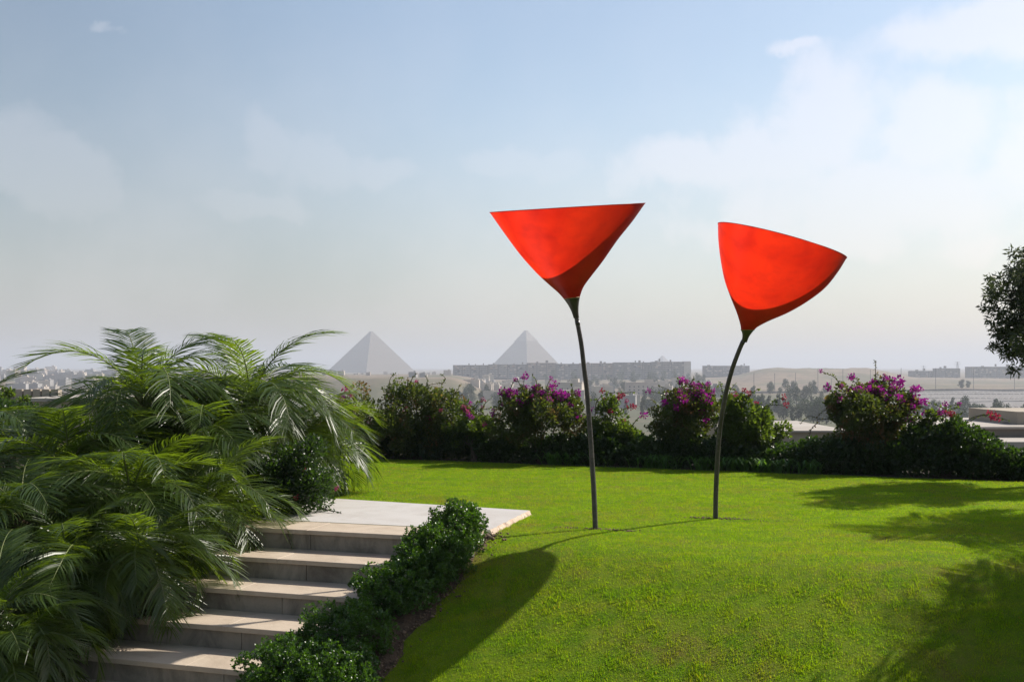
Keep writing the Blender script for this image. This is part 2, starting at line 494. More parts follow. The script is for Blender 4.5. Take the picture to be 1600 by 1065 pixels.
def build_grass():
    """mown blades over the lawn in view: one triangle each"""
    pts = []
    n = 2300000
    ang = rng.uniform(-0.24, 0.56, n); d = np.sqrt(rng.uniform(5.0 ** 2, 16.2 ** 2, n))
    keep = rng.uniform(0, 1, n) < np.clip((8.8 / d) ** 2.0, 0.25, 1.0)
    ang, d = ang[keep], d[keep]
    X = ang * d; Y = d
    ok = Y < 15.32 - (X + 2.2) * (3.3 / 8.4)
    X, Y = X[ok], Y[ok]
    U, Wd = cu * X - su * Y, su * X + cu * Y
    a, b = uw(P_FR.x, P_FR.y), uw(P_FL.x, P_FL.y)
    far = a[1] + (U - a[0]) * (b[1] - a[1]) / (b[0] - a[0])
    plat = (U < U_PR + 0.01) & (Wd < far + 0.01) & (Wd > 7.6)
    soilr = -2.42 - 0.24 * np.clip((7.4 - Wd) / 2.2, 0, 1) + 0.04 * np.sin(Wd * 9) + 0.03 * np.sin(Wd * 23)
    soil = (U < soilr + rng.normal(0, 0.05, len(U))) & (Wd < 7.80)
    ok = ~(plat | soil); X, Y, Wd = X[ok], Y[ok], Wd[ok]
    # clumps and thin spots
    cl = np.sin(X * 5.1 + 1.3 * np.sin(Y * 3.7)) * np.sin(Y * 6.3 + 1.7 * np.sin(X * 4.1)) * 0.5 + np.sin(X * 13.1 + Y * 4) * np.sin(Y * 14.7 - X * 5) * 0.3
    ok = rng.uniform(-1.0, 1.0, len(X)) < cl * 0.8 + 0.62
    X, Y, Wd, cl = X[ok], Y[ok], Wd[ok], cl[ok]
    Z = ground_z_grid(X, Y)
    m = len(X)
    bank = np.clip((7.7 - Wd) / 0.8, 0, 1)
    fld = np.zeros(m)
    for q in range(14):
        a_ = rng.uniform(0, np.pi); k_ = 2 * np.pi / rng.uniform(0.09, 0.30)
        fld += np.sin((X * np.cos(a_) + Y * np.sin(a_)) * k_ + rng.uniform(0, 6.28) + 1.5 * np.sin(X * 2.3 + q) + 1.5 * np.sin(Y * 2.9 - q))
    fld = np.clip(fld / 3.0, -1.2, 2.0)
    h = (0.013 + 0.003 * bank) * (1 + 0.28 * fld * (0.25 + 0.75 * bank)).clip(0.4, 3) * rng.uniform(0.6, 1.35, m) * (1 + 0.35 * cl * bank)
    yaw = rng.uniform(0, 2 * np.pi, m); lean = rng.uniform(0.2, 1.3, m)
    wd = (0.0018 + 0.0004 * bank) * rng.uniform(0.8, 1.4, m) * np.clip(Y / 8.0, 1, 2)
    P = np.stack([X, Y, Z - 0.004], 1)
    s = np.stack([-np.sin(yaw), np.cos(yaw), np.zeros(m)], 1) * wd[:, None]
    tip = P + np.stack([np.cos(yaw) * np.sin(lean) * h, np.sin(yaw) * np.sin(lean) * h, np.cos(lean) * h + 0.004], 1)
    V = np.stack([P - s, P + s, tip], 1).reshape(-1, 3)
    o = link('grass', np_mesh('grass', V, np.arange(m * 3).reshape(-1, 3), M['blade']))
    tag(o, 'short bright green mown grass covering the lawn', 'grass', kind='stuff')


build_grass()


# ------------------------------------------------------------------ stairs and platform
def slab(name, u0, u1, w0, w1, z0, z1, mat, parent, bev=0.006):
    """a stone slab with slightly worn edges, in the garden axes"""
    m = bpy.data.meshes.new(name)
    import bmesh
    bm = bmesh.new()
    c = [(u0, w0), (u1, w0), (u1, w1), (u0, w1)]
    lo = [bm.verts.new((*xy(*p), z0)) for p in c]; hi = [bm.verts.new((*xy(*p), z1)) for p in c]
    bm.faces.new(lo[::-1]); bm.faces.new(hi)
    for i in range(4): bm.faces.new((lo[i], lo[(i + 1) % 4], hi[(i + 1) % 4], hi[i]))
    bmesh.ops.bevel(bm, geom=bm.edges[:], offset=bev, segments=1, affect='EDGES')
    bm.to_mesh(m); bm.free(); m.materials.append(mat)
    return link(name, m, parent)


def build_stairs():
    st = empty('garden_stairs', (*xy(-4.0, 5.6), -0.9), 'flight of beige stone steps rising between palms and clipped shrubs', 'stairs')
    inv = st.matrix_world
    off = Vector(st.location)
    r = random.Random(4)
    for k in range(7):
        z = -k * RISE; wf = W0 - k * GOING
        back = wf + GOING + 0.05 if k else wf + 0.42
        # risers
        cuts = [ST_L]; u = ST_L + r.uniform(0.5, 0.9)
        while u < ST_R - 0.35: cuts.append(u); u += r.uniform(0.75, 1.05)
        cuts.append(ST_R)
        for a, b in zip(cuts, cuts[1:]):
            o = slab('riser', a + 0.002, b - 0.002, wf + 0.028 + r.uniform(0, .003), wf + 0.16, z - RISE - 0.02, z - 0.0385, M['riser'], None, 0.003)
            o.parent = st; o.location = -off
        cuts = [ST_L - 0.03]; u = ST_L + r.uniform(0.9, 1.4)
        while u < ST_R - 0.5: cuts.append(u); u += r.uniform(1.1, 1.5)
        cuts.append(ST_R + (0.03 if k else 0.4))
        for a, b in zip(cuts, cuts[1:]):
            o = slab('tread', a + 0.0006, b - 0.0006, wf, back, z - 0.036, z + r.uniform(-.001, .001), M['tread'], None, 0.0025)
            o.parent = st; o.location = -off
    # core under the treads
    return st


build_stairs()


def build_platform():
    root = empty('stone_platform', (*xy(-4.0, 8.4), -0.1), 'pale stone landing slab at the head of the steps', 'platform')
    off = Vector(root.location)
    a, b = uw(P_FR.x, P_FR.y), uw(P_FL.x, P_FL.y)
    V = []; Fc = []
    n = 60
    front = W0 + 0.4225
    top = 0.004
    # right edge is a rough broken side
    us = -6.2
    edge = []
    for i in range(n + 1):
        t = i / n; w = front + (platform_far_w(U_PR) - front) * t
        edge.append((U_PR + 0.012 * nz(w * 9, 2, 1.0, 2) + 0.006 * nz(w * 30, 2, 1.0, 5), w))
    ring = [(us, front)] + edge + [(us, platform_far_w(us))]
    base = len(V)
    V += [(*xy(*p), top) for p in ring]; Fc.append(list(range(len(ring))))
    m = bpy.data.meshes.new('slab'); m.from_pydata(V, [], Fc); m.materials.append(M['platform']); m.update()
    o = link('slab', m, root, -off)
    # sides
    V = []; Fc = []
    for i, p in enumerate(edge):
        w = p[1]
        V += [(*xy(*p), top - 0.0005), (*xy(p[0] + 0.012 + 0.010 * nz(w * 14, 1, 1, 7), w), -0.02), (*xy(p[0] + 0.02 + 0.022 * nz(w * 11, 4, 1, 3), w), -0.055 + 0.012 * nz(w * 8, 1, 1, 1)), (*xy(p[0] + 0.0, w), -0.2)]
    for i in range(n):
        for k in range(3):
            q = i * 4 + k; Fc.append((q, q + 4, q + 5, q + 1))
    m = bpy.data.meshes.new('broken_edge'); m.from_pydata(V, [], Fc); m.materials.append(M['edge']); m.update()
    o = link('broken_edge', m, root, -off); o['label'] = 'rough broken pinkish edge of the landing slab'


build_platform()


# ------------------------------------------------------------------ the two red flower sculptures
def flower(name, pairs, collar, stem, d0, lean, bulge, label):
    base = at(*stem[-1][:2], d0); base.z = ground_z(base.x, base.y)
    neck_z = at(*stem[0][:2], d0).z - base.z

    def depth(py):
        h = max(0.0, (stem[-1][1] - py) / F * d0)
        return d0 - lean * (h / neck_z) ** 1.7

    root = empty(name, base, label, 'sculpture', 'pair of tall red flower sculptures on the lawn')
    # stem
    pts = []; rad = []
    P = [at(x, y, depth(y)) for x, y in stem]
    P[-1].z = base.z - 0.03
    # smooth the line
    dense = []
    for i in range(len(P) - 1):
        p0 = P[max(i - 1, 0)]; p1 = P[i]; p2 = P[i + 1]; p3 = P[min(i + 2, len(P) - 1)]
        for k in range(4):
            t = k / 4
            dense.append(0.5 * ((2 * p1) + (p2 - p0) * t + (2 * p0 - 5 * p1 + 4 * p2 - p3) * t * t + (3 * p1 - p0 - 3 * p2 + p3) * t ** 3))
    dense.append(P[-1])
    nseg = len(dense) - 1
    rad = [0.0182 + 0.0042 * (i / nseg) for i in range(nseg + 1)]
    MB().tube([p - base for p in dense], rad, 18).build('stem', M['metal'], root, True)
    # weld bands on the stem
    k = 2
    MB().tube([dense[k] - base, dense[k + 1] - base], [rad[k] + 0.0015, rad[k] + 0.0015], 18).build('weld_ring', M['collar'], root, True)

    def rings(pr, bulges, sub, nn=96):
        # refine the silhouette pairs, then sweep ellipses through them
        L = [Vector((p[0], p[1], 0)) for p in pr]; Rr = [Vector((p[2], p[3], 0)) for p in pr]
        def cr(A):
            o = []
            for i in range(len(A) - 1):
                p0 = A[i - 1] if i else 2 * A[0] - A[1]; p1 = A[i]; p2 = A[i + 1]; p3 = A[i + 2] if i + 2 < len(A) else 2 * A[-1] - A[-2]
                for q in range(sub):
                    t = q / sub
                    o.append(0.5 * ((2 * p1) + (p2 - p0) * t + (2 * p0 - 5 * p1 + 4 * p2 - p3) * t * t + (3 * p1 - p0 - 3 * p2 + p3) * t ** 3))
            o.append(A[-1]); return o
        L = cr(L); Rr = cr(Rr); V = []
        for i, (l, r_) in enumerate(zip(L, Rr)):
            dc = depth((l.y + r_.y) / 2)
            a = at(l.x, l.y, dc); b = at(r_.x, r_.y, dc)
            c = (a + b) / 2; ax = (b - a) / 2; rr = ax.length
            vd = (c - cam.location).normalized()
            bl = bulges[0] + (bulges[1] - bulges[0]) * i / (len(L) - 1)
            by = (vd - Vector((0, 0, 1)) * bl).normalized() * rr
            for k in range(nn):
                t = 2 * math.pi * k / nn
                V.append(c + ax * math.cos(t) + by * math.sin(t) - base)
        Fc = []
        for i in range(len(L) - 1):
            for k in range(nn):
                k2 = (k + 1) % nn
                Fc.append((i * nn + k, (i + 1) * nn + k, (i + 1) * nn + k2, i * nn + k2))
        return V, Fc, nn
    V, Fc, nn = rings(pairs, bulge, 5)
    o = link('cup', np_mesh('cup', [tuple(v) for v in V], Fc, M['cup'], True), root)
    rim = [V[k] for k in range(nn)] + [V[0]]
    MB().tube(rim, 0.0028, 8, False).build('rim', M['cup'], o, True)
    V2, F2, _ = rings(collar, (bulge[1], bulge[1]), 5, 32)
    link('collar', np_mesh('collar', [tuple(v) for v in V2], F2, M['collar'], True), root)
    sm = [V2[k] for k in range(32)] + [V2[0]]
    MB().tube(sm, 0.0035, 6, False).build('seam', M['seam'], root, True)
    return root


flower('flower_sculpture',
       [(765.5, 332, 1008, 317.5), (790, 367, 988, 346), (813, 398, 965, 375), (837, 425, 942, 408), (856, 443, 925, 430), (872, 457, 912, 448), (882, 468, 905.5, 465)],
       [(881.5, 467.5, 906, 464.5), (888, 477, 904.5, 475), (893, 487, 904, 485.5), (896.3, 497, 904.8, 496)],
       [(899.8, 492), (904.2, 514), (908.8, 541), (912.7, 575), (917, 609), (921, 660), (925, 720), (928, 770), (930.5, 825)],
       8.45, 0.22, (0.005, 0.05), 'taller red flower sculpture with wide flat-topped conical cup, beside the landing')
flower('flower_sculpture',
       [(1122, 350, 1323, 403), (1122.5, 375, 1310, 424), (1126, 406, 1290, 449), (1132, 437, 1263, 470), (1141, 463, 1232, 488), (1151, 488, 1201, 501.5), (1156.5, 506, 1184, 510.5), (1158, 516, 1178, 516)],
       [(1157.5, 515.5, 1178.5, 515.5), (1159.5, 520, 1173.5, 521.5), (1159.8, 526, 1170, 527), (1158.5, 533, 1167, 535)],
       [(1164.5, 527), (1157, 542), (1145.5, 572), (1138, 598), (1132, 625), (1126, 660), (1122, 700), (1120, 737), (1118.5, 775), (1118, 810)],
       9.0, 0.5, (0.10, 0.03), 'shorter red flower sculpture with deep tilted bowl, standing nearer the tree shadow')


# ------------------------------------------------------------------ palms
def frond_mesh(name, length, arch, nleaf, seed, dry=False, twist=0.0):
    r = random.Random(seed)
    pts = []; p = Vector((0, 0, 0)); ang = 0.0
    N = 18
    for i in range(N + 1):
        pts.append(p.copy())
        ang = -arch * (i / N) ** 1.35
        p = p + Vector((math.cos(ang), 0, math.sin(ang))) * (length / N)
    mb = MB(); mb.tube(pts, [0.0085 * (1 - 0.85 * i / N) for i in range(N + 1)], 5)
    nr = len(mb.f)
    V = mb.v; Fc = mb.f
    for side in (-1, 1):
        for j in range(nleaf):
            t = 0.12 + 0.88 * (j + 0.5 + r.uniform(-.25, .25)) / nleaf
            fi = t * N; i = min(int(fi), N - 1); q = pts[i].lerp(pts[i + 1], fi - i)
            fw = (pts[i + 1] - pts[i]).normalized()
            up = Vector((-fw.z, 0, fw.x)); sd = Vector((0, side, 0))
            ln = length * 0.29 * (0.42 + 0.58 * math.sin(math.pi * min(1, t ** 0.8))) * r.uniform(0.78, 1.15)
            sweep = 0.38 + 0.50 * t + r.uniform(-.07, .07)
            lift = 0.34 - 0.30 * t + r.uniform(-.13, .13)
            d = (sd * math.cos(sweep) + fw * math.sin(sweep) + up * lift).normalized()
            w = 0.0054 * r.uniform(0.8, 1.15) * (0.7 + 0.5 * math.sin(math.pi * t))
            wd = d.cross(up).normalized(); wd = (wd + up * r.uniform(-.5, .5)).normalized() * w
            droop = Vector((0, 0, -1)) * ln * r.uniform(0.30, 0.62)
            a = q; m1 = q + d * ln * 0.4 + droop * 0.12; m2 = q + d * ln * 0.75 + droop * 0.5; e = q + d * ln + droop
            b = len(V)
            V += [tuple(a - wd * .5), tuple(a + wd * .5), tuple(m1 - wd), tuple(m1 + wd), tuple(m2 - wd * .7), tuple(m2 + wd * .7), tuple(e)]
            Fc += [(b, b + 1, b + 3, b + 2), (b + 2, b + 3, b + 5, b + 4), (b + 4, b + 5, b + 6)]
    m = bpy.data.meshes.new(name); m.from_pydata(V, [], Fc)
    m.materials.append(M['dead'] if dry else M['palm']); m.materials.append(M['rachis'])
    m.polygons.foreach_set('material_index', [1] * nr + [0] * (len(Fc) - nr))
    m.update(); return m


FRONDS = [frond_mesh('frond', 1.0, a, 50, 100 + i) for i, a in enumerate((1.6, 1.85, 2.05, 2.2, 2.35, 2.5, 2.65, 1.35))]
DRY = [frond_mesh('dry_frond', 1.0, 2.2, 34, 300, True)]


def palm(heart, length, n, label, seed, hang=1.0, group='feathery palms beside the steps', ground=None, dry=1, up=0.0):
    r = random.Random(seed)
    gz = ground_z(heart.x, heart.y) - 0.05 if ground is None else ground
    root = empty('palm_tree', (heart.x, heart.y, gz), label, 'palm tree', group)
    h = heart.z - gz
    if h > 0.1:
        mb = MB(); N = 8
        mb.tube([(0.03 * math.sin(i * 1.3 + seed), 0.03 * math.cos(i * 1.1 + seed) - 0.03, h * i / N) for i in range(N + 1)],
                [0.085 - 0.015 * math.sin(i * 2.9) - 0.02 * (i / N) for i in range(N + 1)], 10)
        mb.build('trunk', M['trunk'], root, True)
    ga = 2.39996
    for i in range(n):
        t = (i + 0.5) / n                     # 0 = innermost, upright; 1 = outermost, hanging
        el = 1.30 - (1.65 + 0.35 * hang) * t ** 0.8 + r.uniform(-.14, .14) + up
        az = i * ga + r.uniform(-.3, .3)
        arch_i = min(6, max(0, int(0.6 + 5.2 * (0.35 + 0.65 * t) + r.uniform(-1.3, 1.3))))
        if t < 0.06: arch_i = 7
        mesh = FRONDS[arch_i]; nm = 'frond'
        if dry and i >= n - dry: mesh = DRY[0]; nm = 'dry_frond'
        ln = length * (0.72 + 0.36 * math.sin(math.pi * min(1, 0.25 + t * 0.75))) * r.uniform(0.88, 1.12)
        rot = Matrix.Rotation(az, 4, 'Z') @ Matrix.Rotation(-el, 4, 'Y') @ Matrix.Rotation(r.uniform(-.5, .5), 4, 'X')
        o = link(nm, mesh, root, (0, 0, h), rot.to_euler(), ln)
    return root


PALMS = [  # heart pixel, distance, frond length, count, label
    (222, 622, 9.6, 1.20, 36, 'tallest palm of the clump, its upright fronds against the far city'),
    (390, 618, 10.2, 1.15, 36, 'palm with arching top fronds just before the large pyramid'),
    (470, 682, 10.7, 0.96, 38, 'palm at the clump edge whose fronds hang over the lawn'),
    (320, 680, 9.4, 1.00, 30, 'palm between the tallest palm and the arching one'),
    (110, 730, 8.8, 1.05, 34, 'palm below the distant city, spreading towards the picture edge'),
    (205, 765, 8.2, 0.95, 34, 'palm in the middle of the clump with pale drooping fronds'),
    (322, 792, 8.5, 0.92, 36, 'palm whose fronds brush the second and third steps'),
    (35, 800, 7.8, 0.95, 30, 'palm cut by the picture edge, halfway down the clump'),
    (108, 866, 7.3, 0.82, 34, 'low palm in the lower half of the clump, behind the corner palm'),
    (222, 864, 7.5, 0.76, 36, 'low palm whose fronds droop over the lowest steps'),
    (-5, 960, 6.5, 0.80, 28, 'corner palm with fronds fanned over the bottom picture edge'),
    (22, 1012, 6.3, 0.60, 28, 'smallest palm, growing beside the end of the lowest visible step'),
    (-60, 690, 9.2, 1.05, 28, 'palm mostly beyond the picture edge, under the neighbouring hedge'),
]
for i, (px, py, d, ln, n, lab) in enumerate(PALMS):
    palm(at(px, py + 12, d), ln, int(n * 1.3), lab, 40 + i, hang=1.0 + 0.2 * (i % 3))

# two palms beyond the picture edge: their shadows lie on the bank
palm(Vector((5.55, 6.95, 1.5)), 1.1, 70, 'palm beyond the picture edge whose shadow fans over the bank', 90, 0.7, 'palms beyond the picture edge')
palm(Vector((4.6, 6.05, 1.7)), 1.05, 52, 'palm beyond the picture edge, nearest the camera', 91, 0.7, 'palms beyond the picture edge')
palm(Vector((6.75, 9.6, 2.2)), 1.3, 44, 'palm beyond the picture edge, under the overhanging tree', 92, 0.7, 'palms beyond the picture edge')


# ------------------------------------------------------------------ shrubs
def blob_points(blobs, n, shell=0.55, squash_low=None):
    """points and outward directions spread through balls: (x, y, z, r)"""
    B = np.array(blobs, dtype=float)
    wgt = B[:, 3] ** 2; wgt /= wgt.sum()
    idx = rng.choice(len(B), n, p=wgt)
    d = unit(rng.normal(size=(n, 3)))
    rr = np.where(rng.uniform(size=n) < shell, rng.uniform(0.82, 1.08, n), rng.uniform(0.2, 1.0, n) ** 0.5)
    return B[idx, :3] + d * (B[idx, 3] * rr)[:, None], d


def lobes(center, radii, n, r, seed, flat=0.0):
    """small balls over an ellipsoid: gives an uneven outline"""
    q = np.random.default_rng(seed)
    d = unit(q.normal(size=(n, 3)))
    k = q.uniform(0.15, 0.86, (n, 1)) ** 0.5
    c = np.array(center) + d * np.array(radii) * k
    rad = r * q.uniform(0.6, 1.3, n)
    return [(*c[i], rad[i]) for i in range(n)]


def stems(root, base, ends, rad, mat, seed=0):
    r = random.Random(seed); mb = MB()
    for e in ends:
        e = Vector(e); a = Vector((r.uniform(-.08, .08), r.uniform(-.08, .08), 0))
        mid = a.lerp(e, 0.5) + Vector((r.uniform(-.06, .06), r.uniform(-.06, .06), 0.06))
        mb.tube([a, mid, e], [rad, rad * 0.7, rad * 0.3], 5)
    return mb.build('stems', mat, root)


def bract_cluster(seed, mat):
    """a loose head of papery bracts"""
    g = np.random.default_rng(seed)
    n = 34
    d = unit(g.normal(size=(n, 3))); pos = d * g.uniform(0.15, 1.0, (n, 1)) * np.array([0.055, 0.055, 0.045])
    global rng
    keep = rng; rng = g
    m = leaves_mesh('flower_head', pos, d, 0.034, mat, 0.85, 0.8, 0.25)
    rng = keep
    return m


HEADS = {k: [bract_cluster(500 + i, M[m]) for i in range(3)] for k, m in (('m', 'bract'), ('r', 'bract_red'), ('p', 'bract_pink'))}


def shoot(root, off, pts, mat, leafmat, seed, nl=26, lsize=0.032):
    """an arching shoot with leaves along it"""
    global rng
    P = [Vector(p) - off for p in pts]
    dense = []
    for i in range(len(P) - 1):
        p0 = P[max(i - 1, 0)]; p1 = P[i]; p2 = P[i + 1]; p3 = P[min(i + 2, len(P) - 1)]
        for k in range(6):
            t = k / 6
            dense.append(0.5 * ((2 * p1) + (p2 - p0) * t + (2 * p0 - 5 * p1 + 4 * p2 - p3) * t * t + (3 * p1 - p0 - 3 * p2 + p3) * t ** 3))
    dense.append(P[-1])
    o = MB().tube(dense, [0.007 * (1 - 0.7 * i / len(dense)) for i in range(len(dense))], 5).build('shoot', mat, root)
    A = np.array([tuple(v) for v in dense]); k = rng.uniform(0.1, len(A) - 1.01, nl); i = k.astype(int)
    pos = A[i] + (A[i + 1] - A[i]) * (k - i)[:, None]
    lo = link('leaves', leaves_mesh('leaves', pos, rng.normal(size=(nl, 3)) * 0.8, lsize, leafmat, 0.6, 0.5), o)


def bush(name, d, blobs_px, nleaf, lsize, leafmat, label, cat, group, basepx, heads=(), headkind='m', nhead=0, headzone=None,
         shoots=(), seed=0, gy=None, width=0.62, shell=0.5, lobe_r=0.34):
    """blobs_px: (px, py, rx px, ry px) ellipses; each is broken into small lobes"""
    r = random.Random(seed)
    base = at(basepx, HOR, d); base.z = ground_z(base.x, base.y)
    if d > hedge_y(base.x) + 1.4: base.z -= 0.35 * (d - hedge_y(base.x) - 1.4)
    root = empty(name, base, label, cat, group)
    B = []; centers = []
    for j, (px, py, rx, ry) in enumerate(blobs_px):
        c = at(px, py, d + r.uniform(-.08, .08)) - base
        sx, sz = rx / F * d, ry / F * d
        rr = min(sx, sz)
        nl = max(6, int(20 * (sx * sz) ** 0.5 / 0.35))
        B += lobes(c, (sx, min(sx, 0.62), sz), nl, rr * lobe_r, seed * 31 + j)
        centers.append((c, sx, sz))
    pts, dr = blob_points(B, int(nleaf * 1.5), shell)
    # keep leaves above the ground
    ok = pts[:, 2] > 0.02; pts, dr = pts[ok], dr[ok]
    fo = link('foliage', leaves_mesh('foliage', pts, dr + np.array([0.25, 0.1, 0.35]), lsize, leafmat, width, 0.75), root)
    fo['kind'] = 'stuff'
    stems(root, base, [tuple(c + Vector((r.uniform(-.2, .2) * sx, 0, -0.2 * sz))) for c, sx, sz in centers], 0.018, M['bark'], seed)
    for (hx, hy, hs, hk) in heads:
        p = at(hx, hy, d - r.uniform(0.05, 0.35)) - base
        link('flower_head', HEADS[hk][r.randrange(3)], root, p, (r.uniform(0, 6), r.uniform(0, 6), r.uniform(0, 6)), hs)
    if nhead:
        BB = np.array(B)
        top = [i for i in range(len(BB)) if headzone is None or headzone(*(BB[i, :3] + np.array(base)))]
        for q in range(nhead):
            i = r.choice(top); dv = Vector((r.gauss(0, 1), r.gauss(-0.5, 0.8), abs(r.gauss(0.4, 0.7)))).normalized()
            p = Vector(BB[i, :3]) + dv * BB[i, 3] * 1.05
            link('flower_head', HEADS[headkind][r.randrange(3)], root, p, (r.uniform(0, 6), r.uniform(0, 6), r.uniform(0, 6)), r.uniform(0.55, 1.15))
    high = sorted(B, key=lambda q: -q[2])[:max(8, len(B) // 2)]
    for q in range(9 if name == 'bougainvillea' else 0):
        b0 = Vector(r.choice(high)[:3]); v = Vector((r.uniform(-.8, .8), r.uniform(-.5, .2), r.uniform(.35, 1.0))).normalized() * r.uniform(0.22, 0.42)
        shoot(root, Vector((0, 0, 0)), [b0, b0 + v * 0.55, b0 + v + Vector((v.x * .5, 0, -0.05))], M['bark'], leafmat, seed, 22, lsize * 0.85)
        if heads and r.random() < .45:
            link('flower_head', HEADS[headkind if nhead else heads[0][3]][r.randrange(3)], root, b0 + v + Vector((v.x * .5, 0, -0.05)), (r.uniform(0, 6), r.uniform(0, 6), 0), r.uniform(.5, .85))
    for s, sh in enumerate(shoots):
        shoot(root, base, [at(x, y, d - 0.05 * k) for k, (x, y) in enumerate(sh)], M['bark'], leafmat, seed + s)
    return root


def above(py, d):
    z = at(0, py, d).z
    return lambda X, Y, Z: Z > z


BG = 'bougainvilleas growing behind the hedge'
bush('bougainvillea', 15.6, [(545, 650, 42, 48), (520, 690, 45, 40), (560, 690, 30, 40)], 5200, 0.045, M['boug'],
     'bougainvillea half hidden by the palm fronds, with few pink blooms', 'shrub', BG, 540,
     heads=[(540, 607, 1.0, 'p'), (548, 616, .9, 'p'), (556, 640, .9, 'p'), (535, 622, .8, 'm')], seed=1)
bush('bougainvillea', 15.3, [(645, 650, 72, 46), (622, 618, 30, 26), (685, 640, 38, 34), (610, 680, 50, 40), (690, 680, 45, 35), (660, 615, 36, 18)], 12500, 0.045, M['boug'],
     'broadest bougainvillea, dark green and almost without blooms, beside the palms', 'shrub', BG, 650,
     heads=[(633, 640, .8, 'p'), (631, 663, .9, 'm'), (675, 652, 1.0, 'p'), (668, 648, .7, 'p')], seed=2,
     shoots=[[(612, 620), (608, 600), (612, 588), (618, 584)], [(640, 600), (646, 588), (652, 583)], [(665, 605), (668, 595), (664, 586)], [(700, 620), (712, 612), (720, 600)], [(690, 600), (696, 592), (690, 584)]])
bush('bougainvillea', 14.9, [(740, 665, 28, 26), (728, 645, 16, 16), (765, 678, 26, 20), (715, 680, 28, 22)], 3200, 0.042, M['boug2'],
     'small yellow-green bougainvillea with pink blooms between two larger bushes', 'shrub', BG, 742,
     heads=[(727, 638, .9, 'p'), (731, 643, .9, 'p'), (734, 650, .9, 'm'), (724, 636, .8, 'p'), (735, 630, .6, 'm'), (757, 662, .7, 'p'), (770, 668, .6, 'p')], seed=3,
     shoots=[[(735, 650), (742, 638), (750, 628)], [(725, 650), (730, 636), (733, 624)]])
bush('bougainvillea', 14.6, [(845, 650, 68, 42), (820, 628, 36, 26), (875, 632, 36, 26), (895, 660, 24, 34), (800, 668, 34, 30), (850, 620, 34, 18)], 12000, 0.040, M['boug'],
     'wide bougainvillea crowded with magenta blooms, before the second pyramid', 'shrub', BG, 845,
     nhead=60, headzone=above(636, 14.6), seed=4,
     heads=[(785, 612, 1.1, 'm'), (795, 612, 1.1, 'm'), (803, 612, .9, 'm'), (820, 586, 1.0, 'm'), (866, 600, 1.1, 'm'), (862, 604, .9, 'm'), (770, 645, .9, 'm'), (898, 648, .9, 'm'), (903, 640, .8, 'm'), (884, 618, 1.0, 'm'), (905, 652, .9, 'm'), (832, 622, .8, 'p'), (860, 632, .8, 'p')],
     shoots=[[(822, 625), (818, 605), (820, 588)], [(815, 625), (800, 615), (782, 612)], [(818, 612), (812, 600), (807, 591)], [(862, 620), (864, 608), (866, 600)], [(790, 650), (778, 648), (770, 645)]])
bush('bougainvillea', 14.4, [(960, 665, 34, 26), (950, 640, 18, 26), (930, 672, 20, 30), (985, 682, 30, 18), (962, 630, 10, 14)], 4200, 0.042, M['boug2'],
     'sparse bougainvillea with thin arching shoots behind the taller sculpture stem', 'shrub', BG, 955,
     heads=[(968, 619, .9, 'r'), (973, 618, .8, 'r'), (984, 635, .9, 'r'), (979, 626, .6, 'p'), (990, 635, .7, 'r'), (1005, 648, 1.0, 'm'), (975, 658, .7, 'p'), (922, 640, .9, 'm')], seed=5,
     shoots=[[(930, 650), (932, 628), (945, 616), (965, 613), (985, 615)], [(960, 640), (966, 625), (968, 619)], [(960, 650), (972, 640), (984, 636)], [(985, 670), (995, 655), (1004, 649)], [(940, 645), (944, 630), (938, 618)], [(985, 680), (978, 662), (970, 655)]], lobe_r=0.4)
bush('bougainvillea', 14.0, [(1072, 652, 54, 42), (1070, 620, 40, 26), (1100, 640, 30, 36), (1045, 655, 30, 34)], 10000, 0.040, M['boug'],
     'rounded bougainvillea with magenta blooms beside the shorter sculpture stem', 'shrub', BG, 1070,
     nhead=38, headzone=above(630, 14.0), seed=6,
     heads=[(1066, 593, .9, 'm'), (1107, 600, .7, 'm'), (1038, 629, 1.0, 'm'), (1056, 637, .9, 'm'), (1103, 654, 1.0, 'm'), (1095, 642, .9, 'm'), (1098, 630, 1.0, 'm')],
     shoots=[[(1068, 620), (1066, 605), (1066, 594)], [(1078, 612), (1080, 598), (1084, 590)], [(1100, 620), (1105, 608), (1107, 600)], [(1030, 640), (1024, 630), (1018, 624)], [(1020, 660), (1012, 668), (1006, 664)]])
bush('bougainvillea', 13.7, [(1170, 668, 46, 34), (1150, 640, 22, 28), (1200, 672, 26, 26), (1185, 645, 14, 18), (1140, 680, 26, 30)], 6500, 0.052, M['boug2'],
     'leafy green climber between the shorter sculpture stem and the pale roof', 'shrub', BG, 1170,
     heads=[(1156, 685, .8, 'r'), (1228, 633, .7, 'r'), (1148, 616, .7, 'p'), (1203, 697, .6, 'p')], seed=7,
     shoots=[[(1180, 650), (1195, 635), (1212, 632), (1228, 634)], [(1145, 630), (1140, 612), (1150, 598)], [(1132, 625), (1128, 608), (1124, 596)], [(1200, 660), (1198, 640), (1188, 630)]], lobe_r=0.4)
